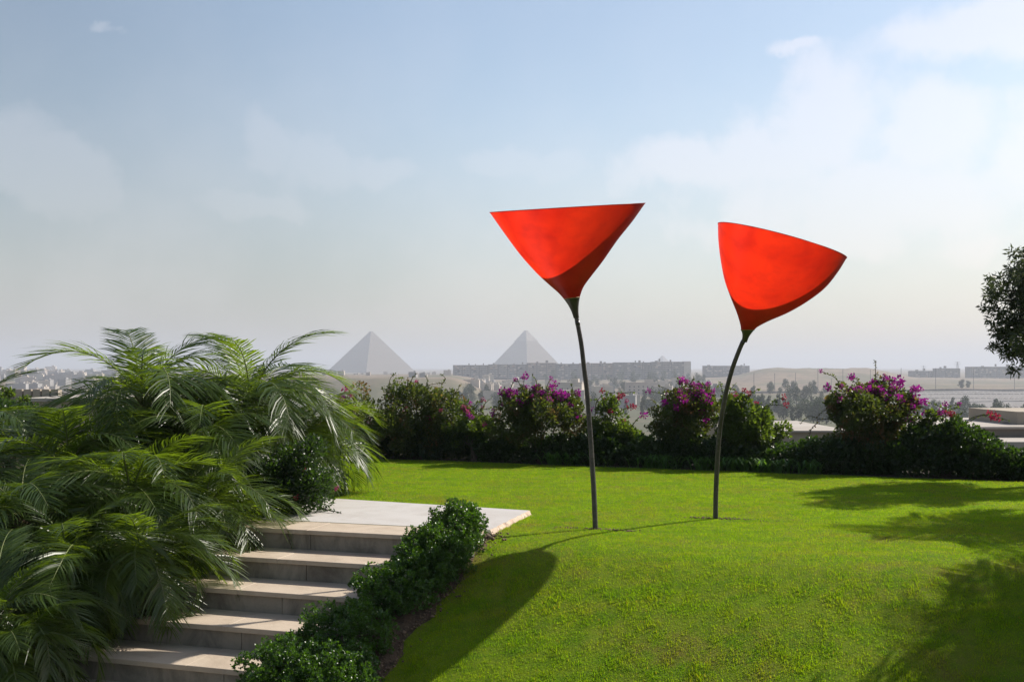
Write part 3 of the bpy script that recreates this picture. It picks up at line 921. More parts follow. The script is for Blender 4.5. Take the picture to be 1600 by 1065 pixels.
bush('bougainvillea', 13.3, [(1355, 655, 74, 46), (1365, 618, 46, 30), (1320, 635, 40, 30), (1405, 640, 34, 30), (1340, 690, 60, 34), (1380, 600, 24, 14)], 14000, 0.042, M['boug'],
     'tallest bougainvillea, magenta blooms along its crown, near the tree shadow', 'shrub', BG, 1355,
     nhead=50, headzone=above(630, 13.3), seed=8,
     heads=[(1294, 605, 1.0, 'm'), (1328, 589, .8, 'm'), (1407, 594, 1.2, 'm'), (1407, 600, 1.0, 'm'), (1405, 622, 1.1, 'm'), (1408, 630, 1.0, 'm'), (1424, 636, 1.1, 'm'), (1428, 610, 1.0, 'm'), (1443, 628, 1.1, 'm'), (1438, 630, 1.0, 'm'), (1446, 646, 1.0, 'm'), (1421, 655, .9, 'm'), (1445, 664, .9, 'm'), (1436, 607, .9, 'm'), (1428, 607, .9, 'm')],
     shoots=[[(1370, 600), (1368, 590), (1370, 582)], [(1345, 610), (1336, 597), (1328, 590)], [(1310, 625), (1300, 612), (1293, 606)], [(1310, 640), (1290, 640), (1275, 652)], [(1400, 610), (1420, 610), (1436, 608)], [(1310, 650), (1285, 655), (1265, 650), (1250, 662)], [(1278, 660), (1268, 670), (1262, 690)]])
bush('bougainvillea', 12.9, [(1465, 662, 34, 18), (1490, 668, 26, 12)], 1800, 0.042, M['boug2'],
     'bougainvillea throwing a long arching shoot with red blooms before the pale roof', 'shrub', BG, 1480,
     heads=[(1475, 645, 1.0, 'm'), (1482, 646, .9, 'r'), (1488, 645, .8, 'r'), (1546, 647, .9, 'r'), (1553, 648, .9, 'r'), (1558, 652, .9, 'r'), (1551, 654, .7, 'r'), (1470, 643, .8, 'm')], seed=9,
     shoots=[[(1450, 660), (1462, 644), (1480, 642), (1490, 652)], [(1500, 672), (1515, 655), (1535, 648), (1556, 650), (1578, 658)], [(1500, 670), (1512, 660), (1530, 650), (1545, 648)], [(1460, 655), (1468, 643), (1486, 640)]], lobe_r=0.4)

HG = 'low dark shrubs edging the far lawn'


def lawn_edge(px):
    return (15.3 - 2.2 * 3.3 / 8.4) / (1 + (px - 800) / F * 3.3 / 8.4)


def hedge(px0, px1, tops, label, seed, lsize=0.048, dens=1.0, back=0.42):
    """a low shrub mass that reaches the ground; tops: heights of its outline (photo rows) along its length"""
    pc = (px0 + px1) / 2; d = lawn_edge(pc) + back
    base = at(pc, HOR, d); base.z = ground_z(base.x, base.y)
    root = empty('hedge_shrub', base, label, 'hedge', HG)
    q = np.random.default_rng(seed); B = []; ends = []
    n = max(4, int((px1 - px0) / 9))
    for i in range(n):
        f = (i + 0.5) / n; px = px0 + (px1 - px0) * f
        g = f * (len(tops) - 1); k = min(int(g), len(tops) - 2); top = tops[k] + (tops[k + 1] - tops[k]) * (g - k)
        dd = lawn_edge(px) + back; zt = at(px, top, dd).z; gz = ground_z(at(px, HOR, dd).x, dd)
        H = max(0.15, zt - gz)
        for row in range(4):
            r = q.uniform(0.085, 0.14)
            z = gz + 0.03 + (H - 0.08) * (row + q.uniform(0.0, .9)) / 4
            for e in range(2):
                y = dd + q.uniform(-0.34, 0.36) * (1 - 0.45 * (z - gz) / H)
                B.append((at(px, HOR, dd).x + q.normal(0, .05) - base.x, y - base.y, min(z, zt - r * .7) - base.z, r))
        if i % 3 == 0: ends.append((at(px, HOR, dd).x - base.x, dd - base.y, H * .7 + gz - base.z))
    area = (px1 - px0) / F * d
    pts, dr = blob_points(B, int(8600 * area * dens * (0.6 + H)), 0.6)
    ok = pts[:, 2] > ground_z(base.x, base.y) - base.z - 0.05; pts, dr = pts[ok], dr[ok]
    fo = link('foliage', leaves_mesh('foliage', pts, dr + np.array([0.2, 0.0, 0.4]), lsize, M['hedge'], 0.7, 0.75), root); fo['kind'] = 'stuff'
    stems(root, base, ends, 0.014, M['bark'], seed)


hedge(520, 632, [672, 668, 664], 'low dark hedge nearest the palms', 20)
hedge(628, 762, [664, 660, 664, 668, 674], 'low dark hedge under the broadest bougainvillea', 21)
hedge(758, 918, [676, 680, 684, 680, 684], 'low dark hedge under the magenta bush before the second pyramid', 22)
hedge(915, 1022, [676, 672, 680, 686], 'low dark hedge between the two sculpture stems', 23)
hedge(1018, 1128, [684, 676, 680, 684], 'low dark hedge directly behind the shorter sculpture stem', 24)
hedge(1124, 1236, [690, 686, 692, 698], 'low dark shrub under the leafy green climber', 25)
hedge(1232, 1312, [700, 690, 684, 688], 'low bushy shrub in the gap below the pale roof', 26)
hedge(1308, 1404, [690, 690, 694], 'low dark shrub under the tallest bougainvillea', 27)
hedge(1392, 1572, [694, 672, 662, 658, 660, 672, 700], 'large rounded dark shrub below the neighbouring roof', 28, dens=1.2)
hedge(1562, 1700, [706, 704, 700, 690], 'dark shrub at the picture edge, end of the hedge row', 29)
bush('hedge_shrub', 16.2, [(20, 665, 60, 40), (60, 660, 60, 34), (-40, 660, 60, 50)], 7000, 0.045, M['hedge'],
     'clipped green hedge behind the palms, under the far city', 'hedge', HG, 20, seed=35, width=0.7, shell=0.6)
bush('hedge_shrub', 18.5, [(5, 622, 28, 16), (30, 628, 20, 10), (-30, 615, 30, 20)], 2600, 0.05, M['boug2'],
     'yellow-green bush top showing above the clipped hedge', 'hedge', HG, 5, seed=36, width=0.7, shell=0.6)
# flowering shrub that grows over the landing corner
bush('flowering_shrub', 9.2, [(450, 745, 60, 50), (490, 765, 34, 38), (420, 770, 50, 40), (470, 715, 44, 34)], 9000, 0.030, M['hedge'],
     'leafy shrub with tiny red blooms spilling onto the landing', 'shrub', None, 455,
     heads=[(464, 776, .45, 'r'), (427, 786, .45, 'r'), (526, 763, .4, 'p'), (476, 735, .4, 'r')], seed=41, gy=0,
     shoots=[[(495, 790), (515, 797), (530, 800), (538, 806)], [(430, 800), (440, 820), (446, 838)]], lobe_r=0.42)


def strap_plant(px, d, n, h, label, seed):
    r = random.Random(seed)
    b = at(px, HOR, d); b.z = ground_z(b.x, b.y)
    V = []; Fc = []
    for i in range(n):
        az = r.uniform(0, 6.28); l = h * r.uniform(0.7, 1.2); w = 0.011 * r.uniform(.8, 1.3)
        o = Vector((r.gauss(0, .08), r.gauss(0, .03), 0)); dv = Vector((math.cos(az), math.sin(az), 0)); sd = Vector((-dv.y, dv.x, 0)) * w
        k = r.uniform(0.5, 1.3)
        p = [o, o + dv * l * .25 * k + Vector((0, 0, l * .5)), o + dv * l * .6 * k + Vector((0, 0, l * .78)), o + dv * l * 1.0 * k + Vector((0, 0, l * (0.85 - .35 * k)))]
        q = len(V)
        V += [tuple(p[0] - sd * .6), tuple(p[0] + sd * .6), tuple(p[1] - sd), tuple(p[1] + sd), tuple(p[2] - sd * .8), tuple(p[2] + sd * .8), tuple(p[3])]
        Fc += [(q, q + 1, q + 3, q + 2), (q + 2, q + 3, q + 5, q + 4), (q + 4, q + 5, q + 6)]
    m = bpy.data.meshes.new('strap_plant'); m.from_pydata(V, [], Fc); m.materials.append(M['strap']); m.update()
    o = link('strap_plant', m, None, b)
    tag(o, label, 'plant', 'strap-leaved tufts edging the lawn')


for i, (px, lab) in enumerate([(868, 'tuft under the magenta bush, farther from the taller stem'), (893, 'tuft under the magenta bush, nearer the taller stem'), (1018, 'first tuft after the gap, before the rounded bougainvillea'),
                               (1046, 'second tuft, before the rounded bougainvillea'), (1100, 'tuft just before the shorter sculpture stem'), (1134, 'first tuft past the shorter sculpture stem'),
                               (1152, 'second tuft past the shorter sculpture stem'), (1176, 'third tuft past the shorter sculpture stem'), (1200, 'fourth tuft past the shorter sculpture stem'),
                               (1224, 'fifth tuft past the shorter sculpture stem'), (1265, 'tuft under the bushy shrub below the pale roof')]):
    x = (px - 800) / F; d = (15.3 - 2.2 * 3.3 / 8.4) / (1 + x * 3.3 / 8.4) + 0.12
    strap_plant(px, d, 60, 0.21, 'grassy green ' + lab, 700 + i)


def clipped_shrub(px, py, d, rx, ry, rd, label, seed):
    """dense mound of glossy rosettes beside the steps"""
    c = at(px, py, d); gz = ground_z(c.x, c.y)
    root = empty('clipped_shrub', (c.x, c.y, gz), label, 'shrub', 'clipped glossy shrubs along the steps')
    c0 = c - root.location
    a, b = rx / F * d, ry / F * d
    B = lobes(c0, (a * 1.06, rd * 1.06, b * 1.04), 320, min(a, b) * 0.12, seed)
    n = 22000
    g = np.random.default_rng(seed)
    # rosettes: groups of leaves fanning from one twig tip
    nr = n // 7
    pts, dr = blob_points(B, nr, 0.8)
    ok = pts[:, 2] > -0.02; pts, dr = pts[ok], dr[ok]
    P = np.repeat(pts, 7, 0) + rng.normal(0, 0.004, (len(pts) * 7, 3)); D = np.repeat(unit(dr * 0.7 + np.array([0.1, 0.0, 0.55])), 7, 0)
    fo = link('foliage', leaves_mesh('foliage', P, D, 0.0165, M['carissa'], 0.66, 0.75, 0.12), root); fo['kind'] = 'stuff'
    stems(root, None, [tuple(c0 + Vector((x * a, 0, y * b))) for x, y in ((-.5, 0), (.5, 0), (0, .4), (-.2, -.2), (.3, .3))], 0.014, M['bark'], seed)


for i, (px, py, d, rx, ry, rd, lab) in enumerate([
    (712, 824, 7.72, 48, 44, 0.24, 'uppermost clipped shrub, tallest, beside the landing'),
    (684, 862, 7.45, 68, 46, 0.26, 'second clipped shrub from the landing'),
    (612, 926, 7.05, 72, 50, 0.28, 'third clipped shrub from the landing, paler leaves towards the steps'),
    (664, 900, 7.3, 62, 50, 0.24, 'clipped shrub between the second and the third, on the lawn side'),
    (540, 988, 6.6, 82, 56, 0.30, 'clipped shrub beside the fourth step'),
    (450, 1046, 6.2, 86, 54, 0.32, 'lowest clipped shrub, cut by the bottom picture edge'),
    (520, 1062, 6.1, 74, 60, 0.30, 'clipped shrub at the bottom picture edge on the lawn side'),
]):
    clipped_shrub(px, py, d, rx, ry, rd, lab, 800 + i)


def clods():
    V = []; Fc = []; r = random.Random(5)
    for i in range(900):
        w = r.uniform(5.0, 7.8); u = -2.45 - 0.24 * sstep(7.4, 5.2, w) + r.gauss(-0.06, 0.07)
        x, y = xy(u, w); z = ground_z(x, y) + 0.02; s = r.uniform(0.004, 0.014)
        if r.random() < .06: s *= 1.8
        b = len(V)
        for (a, c, e) in ((1, 0, 0), (0, 1, 0), (-1, 0, 0), (0, -1, 0), (0, 0, 1), (0, 0, -1)):
            k = s * r.uniform(.6, 1.3); V.append((x + a * k, y + c * k, z + e * k * .7))
        Fc += [tuple(b + q for q in f) for f in ((0, 1, 4), (1, 2, 4), (2, 3, 4), (3, 0, 4), (1, 0, 5), (2, 1, 5), (3, 2, 5), (0, 3, 5))]
    for (bx, by) in ((0.71, 8.45), (1.84, 9.0)):
        for i in range(120):
            a = r.gauss(0, .16) + 0.05; x = bx + a; y = by - 0.3 * a + r.gauss(0, .025); z = ground_z(x, y) + 0.006; s = r.uniform(0.004, 0.011)
            b = len(V)
            for (p, c, e) in ((1, 0, 0), (0, 1, 0), (-1, 0, 0), (0, -1, 0), (0, 0, 1), (0, 0, -1)):
                k = s * r.uniform(.6, 1.3); V.append((x + p * k, y + c * k, z + e * k * .8))
            Fc += [tuple(b + q for q in f) for f in ((0, 1, 4), (1, 2, 4), (2, 3, 4), (3, 0, 4), (1, 0, 5), (2, 1, 5), (3, 2, 5), (0, 3, 5))]
    o = link('soil_crumbs', np_mesh('soil_crumbs', V, Fc, M['sand'])); tag(o, 'brown soil crumbs along the lawn edge of the shrub bed', 'soil', kind='stuff')


clods()


# ------------------------------------------------------------------ olive tree beyond the right edge
def olive():
    base = Vector((7.6, 12.1, 0)); base.z = ground_z(base.x, base.y) - .3
    root = empty('olive_tree', base, 'grey-green tree reaching in from the picture edge above the hedge', 'tree')
    r = random.Random(3)
    mb = MB()
    crown_c = at(1690, 455, 12.0) - base
    mb.tube([(0, 0, 0), (0.08, 0, .8), (-0.05, .05, 1.5), tuple(crown_c + Vector((0, 0, -.5)))], [0.17, .14, .12, .07], 10)
    B = []
    g = np.random.default_rng(9)
    # lobes with gaps; the outline on the side in view follows the photograph
    spots = [(1600, 400, 24), (1612, 440, 38), (1572, 440, 18), (1560, 470, 22), (1590, 485, 34), (1565, 515, 16), (1600, 530, 34), (1572, 545, 14), (1560, 452, 13), (1545, 435, 8), (1540, 478, 8),
             (1640, 430, 55), (1660, 500, 60), (1700, 440, 70), (1700, 380, 55), (1650, 385, 38), (1740, 480, 70), (1760, 420, 60), (1700, 540, 50), (1620, 560, 22), (1800, 470, 50), (1590, 425, 20), (1585, 575, 10), (1555, 540, 9), (1548, 500, 7), (1625, 480, 40)]
    for (px, py, rp) in spots:
        dd = 12.0 + g.uniform(-.35, .35) * (1 if px < 1620 else 2.2)
        c = at(px, py, dd) - base; rad = rp / F * 12.0
        B += lobes(c, (rad, rad, rad), 7, rad * 0.42, int(px + py))
        if rp > 12: mb.tube([tuple(crown_c + Vector((r.uniform(-.15, .15), r.uniform(-.15, .15), r.uniform(-.5, 0)))), tuple((crown_c + c) / 2 + Vector((0, 0, -.05))), tuple(c)], [.035, .02, .008], 5)
    mb.build('trunk', M['bark'], root, True)
    pts, dr = blob_points(B, 40000, 0.4)
    fo = link('crown', leaves_mesh('crown', pts, dr * .7, 0.066, M['olive'], 0.30, 0.8, 0.1, 0.2), root); fo['kind'] = 'stuff'


olive()


# ------------------------------------------------------------------ the land beyond
def prof(d, P):
    if d <= P[0][0]: return P[0][1]
    for (a, za), (b, zb) in zip(P, P[1:]):
        if d <= b:
            t = (math.log(d) - math.log(a)) / (math.log(b) - math.log(a)); t = t * t * (3 - 2 * t)
            return za + (zb - za) * t
    return P[-1][1]


P_LEFT = [(1, -2.4), (17, -2.6), (24, -4.5), (60, -9), (150, -15), (300, -20), (600, -23), (1000, -19), (1500, -11), (2200, -6), (3000, -4), (5000, 8), (9500, 26)]
P_RIGHT = [(1, -2.4), (17, -2.6), (24, -4.5), (60, -9), (150, -15), (300, -19), (480, -21), (880, -16.2), (1100, -15.5), (1500, -9), (2200, -5), (3000, -1), (5000, 10), (9500, 26)]


def gauss(v, c, s): return math.exp(-((v - c) / s) ** 2)


def land_z(px, d):
    """height of the land in the direction of photo column px, at distance d"""
    k = sstep(1000, 1200, px)
    z = prof(d, P_LEFT) * (1 - k) + prof(d, P_RIGHT) * k
    x = (px - 800) / F * d
    amp = min(1.0, d / 400) * 1.1
    z += amp * (nz(x, d, 0.011, 4) + 0.6 * nz(x, d, 0.03, 9))
    # sand cliff below the first pyramid
    inb = sstep(380, 470, px) * (1 - sstep(700, 775, px))
    if inb > 0:
        foot = 690 + 40 * nz(px, 0, 0.02, 2); crest = 860 + 50 * nz(px, 3, 0.018, 6)
        up = sstep(foot, crest, d + 26 * nz(x, d, 0.012, 12))
        hold = 1 - sstep(1500, 3000, d)
        z = z * (1 - inb * up * hold) + (-4.2 + 1.6 * nz(x, d, 0.01, 5)) * inb * up * hold
        z += inb * 3.0 * up * (1 - up) * 4 * nz(x * 1.0, d * 0.3, 0.035, 20)
    # desert rise on the right
    m = sstep(1120, 1215, px) * (1 - sstep(1345, 1440, px))
    if m > 0:
        up = sstep(950, 1420, d + 50 * nz(x, d, 0.006, 1)) * (1 - sstep(1600, 2300, d))
        z += m * up * (15.5 + 3.5 * nz(x, d, 0.01, 3) - 4.5 * abs(nz(x, d * .4, 0.02, 7)) - 2.0 * abs(nz(x, d * .5, 0.05, 17)))
    # low sand swells behind the road on the right
    m = sstep(1380, 1440, px)
    z += m * 3.2 * gauss(d, 1100, 110) * (0.6 + nz(x, d, 0.008, 2))
    # rocky knoll near the far pyramid
    z += 40 * gauss(px, 982, 18) * gauss(d, 3700, 300) * (0.8 + 0.5 * nz(px, 0, 0.12, 1)) + 22 * gauss(px, 1012, 16) * gauss(d, 3700, 300)
    return z


def land_mat():
    m, t = new_mat('land')
    co = t.add('ShaderNodeNewGeometry').outputs['Position']
    flat = t.vmath('MULTIPLY', co, (1, 1, 0.2))
    n1 = t.noise(flat, 0.006, 5, 0.6); n2 = t.noise(flat, 0.03, 5, 0.65); n3 = t.noise(flat, 0.12, 4, 0.6)
    sand = t.mix(n2, (0.105, 0.080, 0.058), (0.30, 0.23, 0.16))
    sand = t.mix(t.range(n3, 0.45, 0.65, 0, 0.75), sand, (0.085, 0.07, 0.056))
    green = t.mix(n3, (0.05, 0.06, 0.035), (0.11, 0.11, 0.065))
    sp = t.add('ShaderNodeSeparateXYZ', {0: co})
    dist = t.vmath('LENGTH', co)
    near = t.range(dist, 700, 980, 1, 0, True)
    patch = t.range(t.math('ADD', n1, t.math('MULTIPLY', n2, 0.3)), 0.62, 0.74, 0, 0.75)
    gfac = t.math('MAXIMUM', t.math('MULTIPLY', near, t.range(n2, 0.3, 0.5, 0.35, 0.95)), patch)
    col = t.mix(gfac, sand, green)
    p = t.add('ShaderNodeBsdfPrincipled', {'Base Color': col, 'Roughness': 0.95, 'Specular IOR Level': 0.1})
    b = t.add('ShaderNodeBump', {'Strength': 0.6, 'Distance': 1.5, 'Height': n2})
    t.l.new(b.outputs[0], p.inputs['Normal'])
    t.l.new(p.outputs[0], t.out.inputs['Surface'])
    return m


M['land'] = land_mat()


def build_land():
    # columns: fine across the view, coarse round the back
    view = [math.atan2((px - 800) / F, 1) for px in range(-500, 2101, 5)]
    a0, a1 = view[0], view[-1]
    rest = [a1 + (2 * math.pi - (a1 - a0)) * k / 60 for k in range(1, 60)]
    A = view + rest
    D = [0.5, 4, 9, 14]
    d = 17.0
    while d < 9500: D.append(d); d *= 1.028 if 500 < d < 1700 else 1.05
    D.append(9500)
    V = []; Fc = []
    for a in A:
        c = math.cos(a)
        inview = a <= a1 + 1e-6
        for d in D:
            if inview:
                px = 800 + F * math.tan(a); y = d; x = (px - 800) / F * d
                z = land_z(px, d)
            else:
                x = math.sin(a) * d * 1.15; y = math.cos(a) * d * 1.15
                e0 = land_z(-500, d); e1 = land_z(2100, d); k = (a - a1) / (2 * math.pi - (a1 - a0))
                z = e1 * (1 - k) + e0 * k
            V.append((x, y, z))
    n = len(D)
    for i in range(len(A)):
        i2 = (i + 1) % len(A)
        for j in range(n - 1):
            Fc.append((i * n + j, i2 * n + j, i2 * n + j + 1, i * n + j + 1))
    o = link('terrain', np_mesh('terrain', V, Fc, M['land'], True)); tag(o, kind='structure')


build_land()


def on_land(px, d): return Vector(((px - 800) / F * d, d, land_z(px, d)))


# ---- pyramids
def pyr_mat():
    m, t = new_mat('pyramid_stone')
    co = t.add('ShaderNodeTexCoord').outputs['Object']
    mp = t.add('ShaderNodeMapping', {'Vector': co, 'Scale': (1, 1, 8)}).outputs[0]
    n = t.noise(mp, 0.03, 6, 0.65); n2 = t.noise(co, 0.05, 5, 0.6)
    col = t.mix(n, (0.13, 0.108, 0.083), (0.23, 0.19, 0.145))
    col = t.mix(t.range(n2, 0.5, 0.7, 0, 0.5), col, (0.16, 0.13, 0.10))
    p = t.add('ShaderNodeBsdfPrincipled', {'Base Color': col, 'Roughness': 0.95, 'Specular IOR Level': 0.1})
    t.l.new(p.outputs[0], t.out.inputs['Surface'])
    return m


M['pyr'] = pyr_mat()
M['casing'] = rough_mat('casing_stone', (0.22, 0.19, 0.155), (0.29, 0.25, 0.20), 0.05, 0.9, 0)


def pyramid(px, top_py, d, half, rot, label, courses, cap=None, tip=0.0):
    base_z = land_z(px, d) - 6
    c = at(px, top_py, d)
    h = c.z - base_z
    root = empty('pyramid', (c.x, c.y, base_z), label, 'pyramid', 'pyramids on the horizon')
    g = random.Random(int(px))

    def body(z0f, z1f, n, name, mat, grow=0.0):
        V = []; Fc = []
        for i in range(n + 1):
            f = z0f + (z1f - z0f) * i / n
            for kk in (0, 1):
                # each course: tread then riser
                ff = f if kk == 0 else min(z1f, z0f + (z1f - z0f) * (i - 0.28) / n) if i else f
                s = half * (1 - f) + grow + (0 if kk == 0 else 0)
                zz = h * (f if kk == 0 else f)
            s = half * (1 - f) + grow + g.uniform(-.35, .35)
            s2 = half * (1 - min(1, f + (z1f - z0f) / n)) + grow
            for q in range(4):
                a = rot + q * math.pi / 2
                V.append((s * math.cos(a) * 1.0, s * math.sin(a), h * f))
            if i < n:
                f2 = f + (z1f - z0f) / n * 0.72
                for q in range(4):
                    a = rot + q * math.pi / 2
                    V.append((s * 0.9985 * math.cos(a), s * 0.9985 * math.sin(a), h * f2))
        rows = len(V) // 4
        for i in range(rows - 1):
            for q in range(4):
                q2 = (q + 1) % 4
                Fc.append((i * 4 + q, i * 4 + q2, (i + 1) * 4 + q2, (i + 1) * 4 + q))
        Fc.append(tuple((rows - 1) * 4 + q for q in range(4)))
        m = bpy.data.meshes.new(name); m.from_pydata(V, [], Fc); m.materials.append(mat); m.update()
        return link(name, m, root)
    tipf = 1 - tip
    if cap:
        body(0, cap, courses, 'courses', M['pyr'])
        body(cap, tipf, 8, 'casing_cap', M['casing'], grow=2.0)
    else:
        body(0, tipf, courses, 'courses', M['pyr'])
    return root


pyramid(580, 516, 3300, 154, R(-90 + 2), 'great pyramid with flattened tip above the palms', 48, None, 0.02)
pyramid(822, 515.5, 3350, 143, R(-90 + 1), 'pyramid with smooth capped tip behind the apartment blocks', 46, 0.74, 0.006)
pyramid(1035, 555, 4700, 76, R(-90), 'small far pyramid peeping over the apartment roof', 16, None, 0.02)

# ---- far buildings
M['bld'] = [rough_mat('render_%d' % i, c, tuple(k * 1.25 for k in c), 0.2, 0.9, 0) for i, c in enumerate([(0.30, 0.27, 0.235), (0.36, 0.31, 0.26), (0.26, 0.25, 0.24), (0.40, 0.35, 0.29), (0.34, 0.26, 0.20)])]
M['dark'] = rough_mat('dark_opening', (0.035, 0.037, 0.042), (0.06, 0.06, 0.065), 0.5, 0.4, 0)
M['band'] = rough_mat('pale_band', (0.42, 0.40, 0.37), (0.52, 0.50, 0.46), 0.2, 0.9, 0)
M['core'] = rough_mat('block_core', (0.12, 0.108, 0.10), (0.18, 0.16, 0.145), 0.1, 0.9, 0)


def apartment(px0, px1, top, d, storeys, depth, label, bandmat, core, end=False, slant=0.0):
    xa, xb = (px0 - 800) / F * d, (px1 - 800) / F * d
    zt = EYE - (top - HOR) / F * d
    h = storeys * 3.1; zb = zt - h
    root = empty('apartment_block', ((xa + xb) / 2, d, zb), label, 'building', 'long apartment blocks below the pyramids')
    L = xb - xa; hw = L / 2
    MB().box(-hw, hw, 0, depth, -8, h).build('wall', core, root)
    mb_m = MB().box(-hw - .3, hw + .3, -1.6, -0.003, 0, 1.15).mesh('balcony_band', bandmat)
    for s in range(storeys):
        link('balcony_band', mb_m, root, (0, 0, s * 3.1))
    r = random.Random(int(px0))
    n = max(3, int(L / 13))
    fin = MB().box(-.9, .9, -2.3, -0.004, 0, h + .6).mesh('stair_fin', M['core'])
    for k in range(n + 1):
        link('stair_fin', fin, root, (-hw + L * k / n * 0.985 + 1, 0, 0))
    win = MB().box(-1.1, 1.1, -0.06, 0.1, 0, 1.5).mesh('window', M['dark'])
    cnt = 0
    for s in range(storeys):
        for k in range(n):
            if cnt >= 280: break
            for q in (0.3, 0.7):
                if r.random() < .85: link('window', win, root, (-hw + L * (k + q) / n, 0, s * 3.1 + 1.3)); cnt += 1
    pan = [MB().box(-1.9, 1.9, -1.75, -0.005, 0.002, 2.2).mesh('infill_panel', M['bld'][q]) for q in (1, 3, 4)] + [MB().box(-1.9, 1.9, -1.7, -0.005, 0.002, 2.2).mesh('infill_panel', M['dark'])]
    for k in range(int(L * 0.5)):
        link('infill_panel', pan[r.randrange(4)], root, (r.uniform(-hw + 3, hw - 3), -r.uniform(0.01, .2), r.randrange(storeys) * 3.1 + r.choice((0, 0.9))))
    MB().box(-hw - .4, hw + .4, -1.9, depth + .4, h + .004, h + 0.9).build('parapet', bandmat, root)
    tank = MB().box(-2, 2, 2, 6, 0.9, 3.4).mesh('roof_hut', M['core'])
    for k in range(max(2, int(L / 16))):
        link('roof_hut', tank, root, (r.uniform(-hw + 4, hw - 4), 0, h), None, (r.uniform(.3, 1.1), r.uniform(.5, 1), r.uniform(.6, 1.5)))
    if end: MB().box(hw - 9, hw + .6, -2.8, depth + .6, -4, h + 1.4).build('end_tower', M['bld'][3], root)
    return root


apartment(708, 762, 571, 1505, 6, 14, 'apartment block with pale balcony bands at the end nearest the great pyramid', M['band'], M['core'])
apartment(763, 822, 569.8, 1500, 6, 14, 'apartment block with pale balcony bands under the second pyramid', M['band'], M['core'])
apartment(823, 868, 567.6, 1490, 7, 15, 'grey-brown apartment block under the slope of the second pyramid', M['bld'][4], M['core'])
apartment(869, 905, 569, 1495, 7, 15, 'apartment block just behind the taller sculpture stem', M['bld'][2], M['core'])
apartment(906, 958, 568, 1485, 8, 16, 'apartment block first past the taller sculpture stem', M['bld'][4], M['core'])
apartment(959, 1018, 566.8, 1480, 8, 16, 'apartment block under the far rocky knoll', M['bld'][2], M['core'])
apartment(1019, 1078, 565.8, 1470, 8, 16, 'apartment block ending in a pale tower, under the small far pyramid', M['bld'][0], M['core'], True)
apartment(1100, 1170, 572, 1650, 5, 14, 'grey apartment block behind the shorter sculpture stem', M['bld'][2], M['core'])
apartment(1425, 1462, 580, 1600, 4, 16, 'low hazy block, first of the far buildings past the tallest bougainvillea', M['bld'][2], M['core'])
apartment(1464, 1498, 576, 1580, 6, 16, 'hazy block with roof hut beside the far pylon', M['bld'][0], M['core'])
apartment(1516, 1640, 573.5, 1560, 6, 18, 'long blue-grey block behind the overhanging tree', M['bld'][2], M['core'])


def house_mesh(w, dp, h, mat, seed):
    r = random.Random(seed); mb = MB().box(-w / 2, w / 2, 0, dp, -6, h)
    mb.box(-w / 2 - .2, w / 2 + .2, -.2, dp + .2, h + .004, h + .6)
    mb.box(w * .1, w * .35, dp * .3, dp * .7, h + .6, h + 2.6)
    return mb.mesh('house_shell', mat)


HOUSES = [house_mesh(9 + 2.5 * i, 9, 4 + 2.6 * (i % 4), M['bld'][i % 5], i) for i in range(8)]
OPEN = [MB().box(-0.6, 0.6, -0.05, 0.2, 0, 1.3).mesh('window', M['dark'])]


def house(px, d, k, label, group, scale=1.0, rz=0.0, wins=True):
    b = on_land(px, d)
    root = empty('house', b, label, 'house', group); root.rotation_euler.z = rz
    link('house_shell', HOUSES[k], root, scale=scale)
    if wins:
        w = (9 + 2.5 * k) * scale; h = (4 + 2.6 * (k % 4)) * scale
        for s in range(max(1, int(h / 3))):
            for q in range(max(2, int(w / 4))):
                link('window', OPEN[0], root, (-w / 2 + w * (q + .5) / max(2, int(w / 4)), 0, 1.0 + 3.0 * s))


rr = random.Random(21)
for i in range(70):     # settlement on the sandy slope
    px = rr.uniform(735, 832); d = rr.uniform(740, 1330)
    if px < 752 and d < 900: d += 200
    house(px, d, rr.randrange(5), 'small flat-roofed house on the sandy slope below the banded apartment blocks', 'houses on the sandy slope', rr.uniform(.5, .8), rr.uniform(-.4, .4), False)
for i in range(44):
    px = rr.uniform(860, 1130); d = rr.uniform(640, 1250)
    house(px, d, rr.randrange(6), 'pale house among trees below the plain apartment blocks', 'houses below the plain blocks', rr.uniform(.55, .95), rr.uniform(-.4, .4), False)
for i in range(26):
    px = rr.uniform(500, 700); d = rr.uniform(1000, 1900)
    house(px, d, rr.randrange(4), 'low house on the plateau at the foot of the great pyramid', 'houses on the plateau', rr.uniform(.3, .6), rr.uniform(-.4, .4), False)
house(887, 720, 3, 'tall pale house with a tower, behind the taller sculpture stem', None, 1.25, -0.25)
house(1005, 900, 6, 'wide white villa with a flat roof below the plain apartment blocks', None, 1.2, 0.1)
# the city on the far left
for i in range(150):
    px = rr.uniform(-60, 190); d = 900 * (3.0 ** rr.random())
    house(px, d, rr.randrange(8), 'hazy flat-roofed building of the far city beyond the palms', 'buildings of the far city', rr.uniform(0.55, 0.95) * (d / 1200) ** 0.8, rr.uniform(-.5, .5), False)


# ---- trees in the valley
def far_tree_mesh(seed, w, h, cols):
    global rng
    keep = rng; rng = np.random.default_rng(seed)
    B = []
    for k in range(cols):
        t = k / max(1, cols - 1)
        B += lobes((rng.uniform(-.25, .25) * w, rng.uniform(-.25, .25) * w, h * (0.25 + 0.65 * t)), (w * .42 * (1 - .5 * t), w * .42 * (1 - .5 * t), h * .16), 7, w * .17, seed + k)
    pts, d = blob_points(B, 1300, 0.6)
    m = leaves_mesh('crown', pts, d, 0.55, M['fartree'], 0.8, 0.8)
    rng = keep
    return m


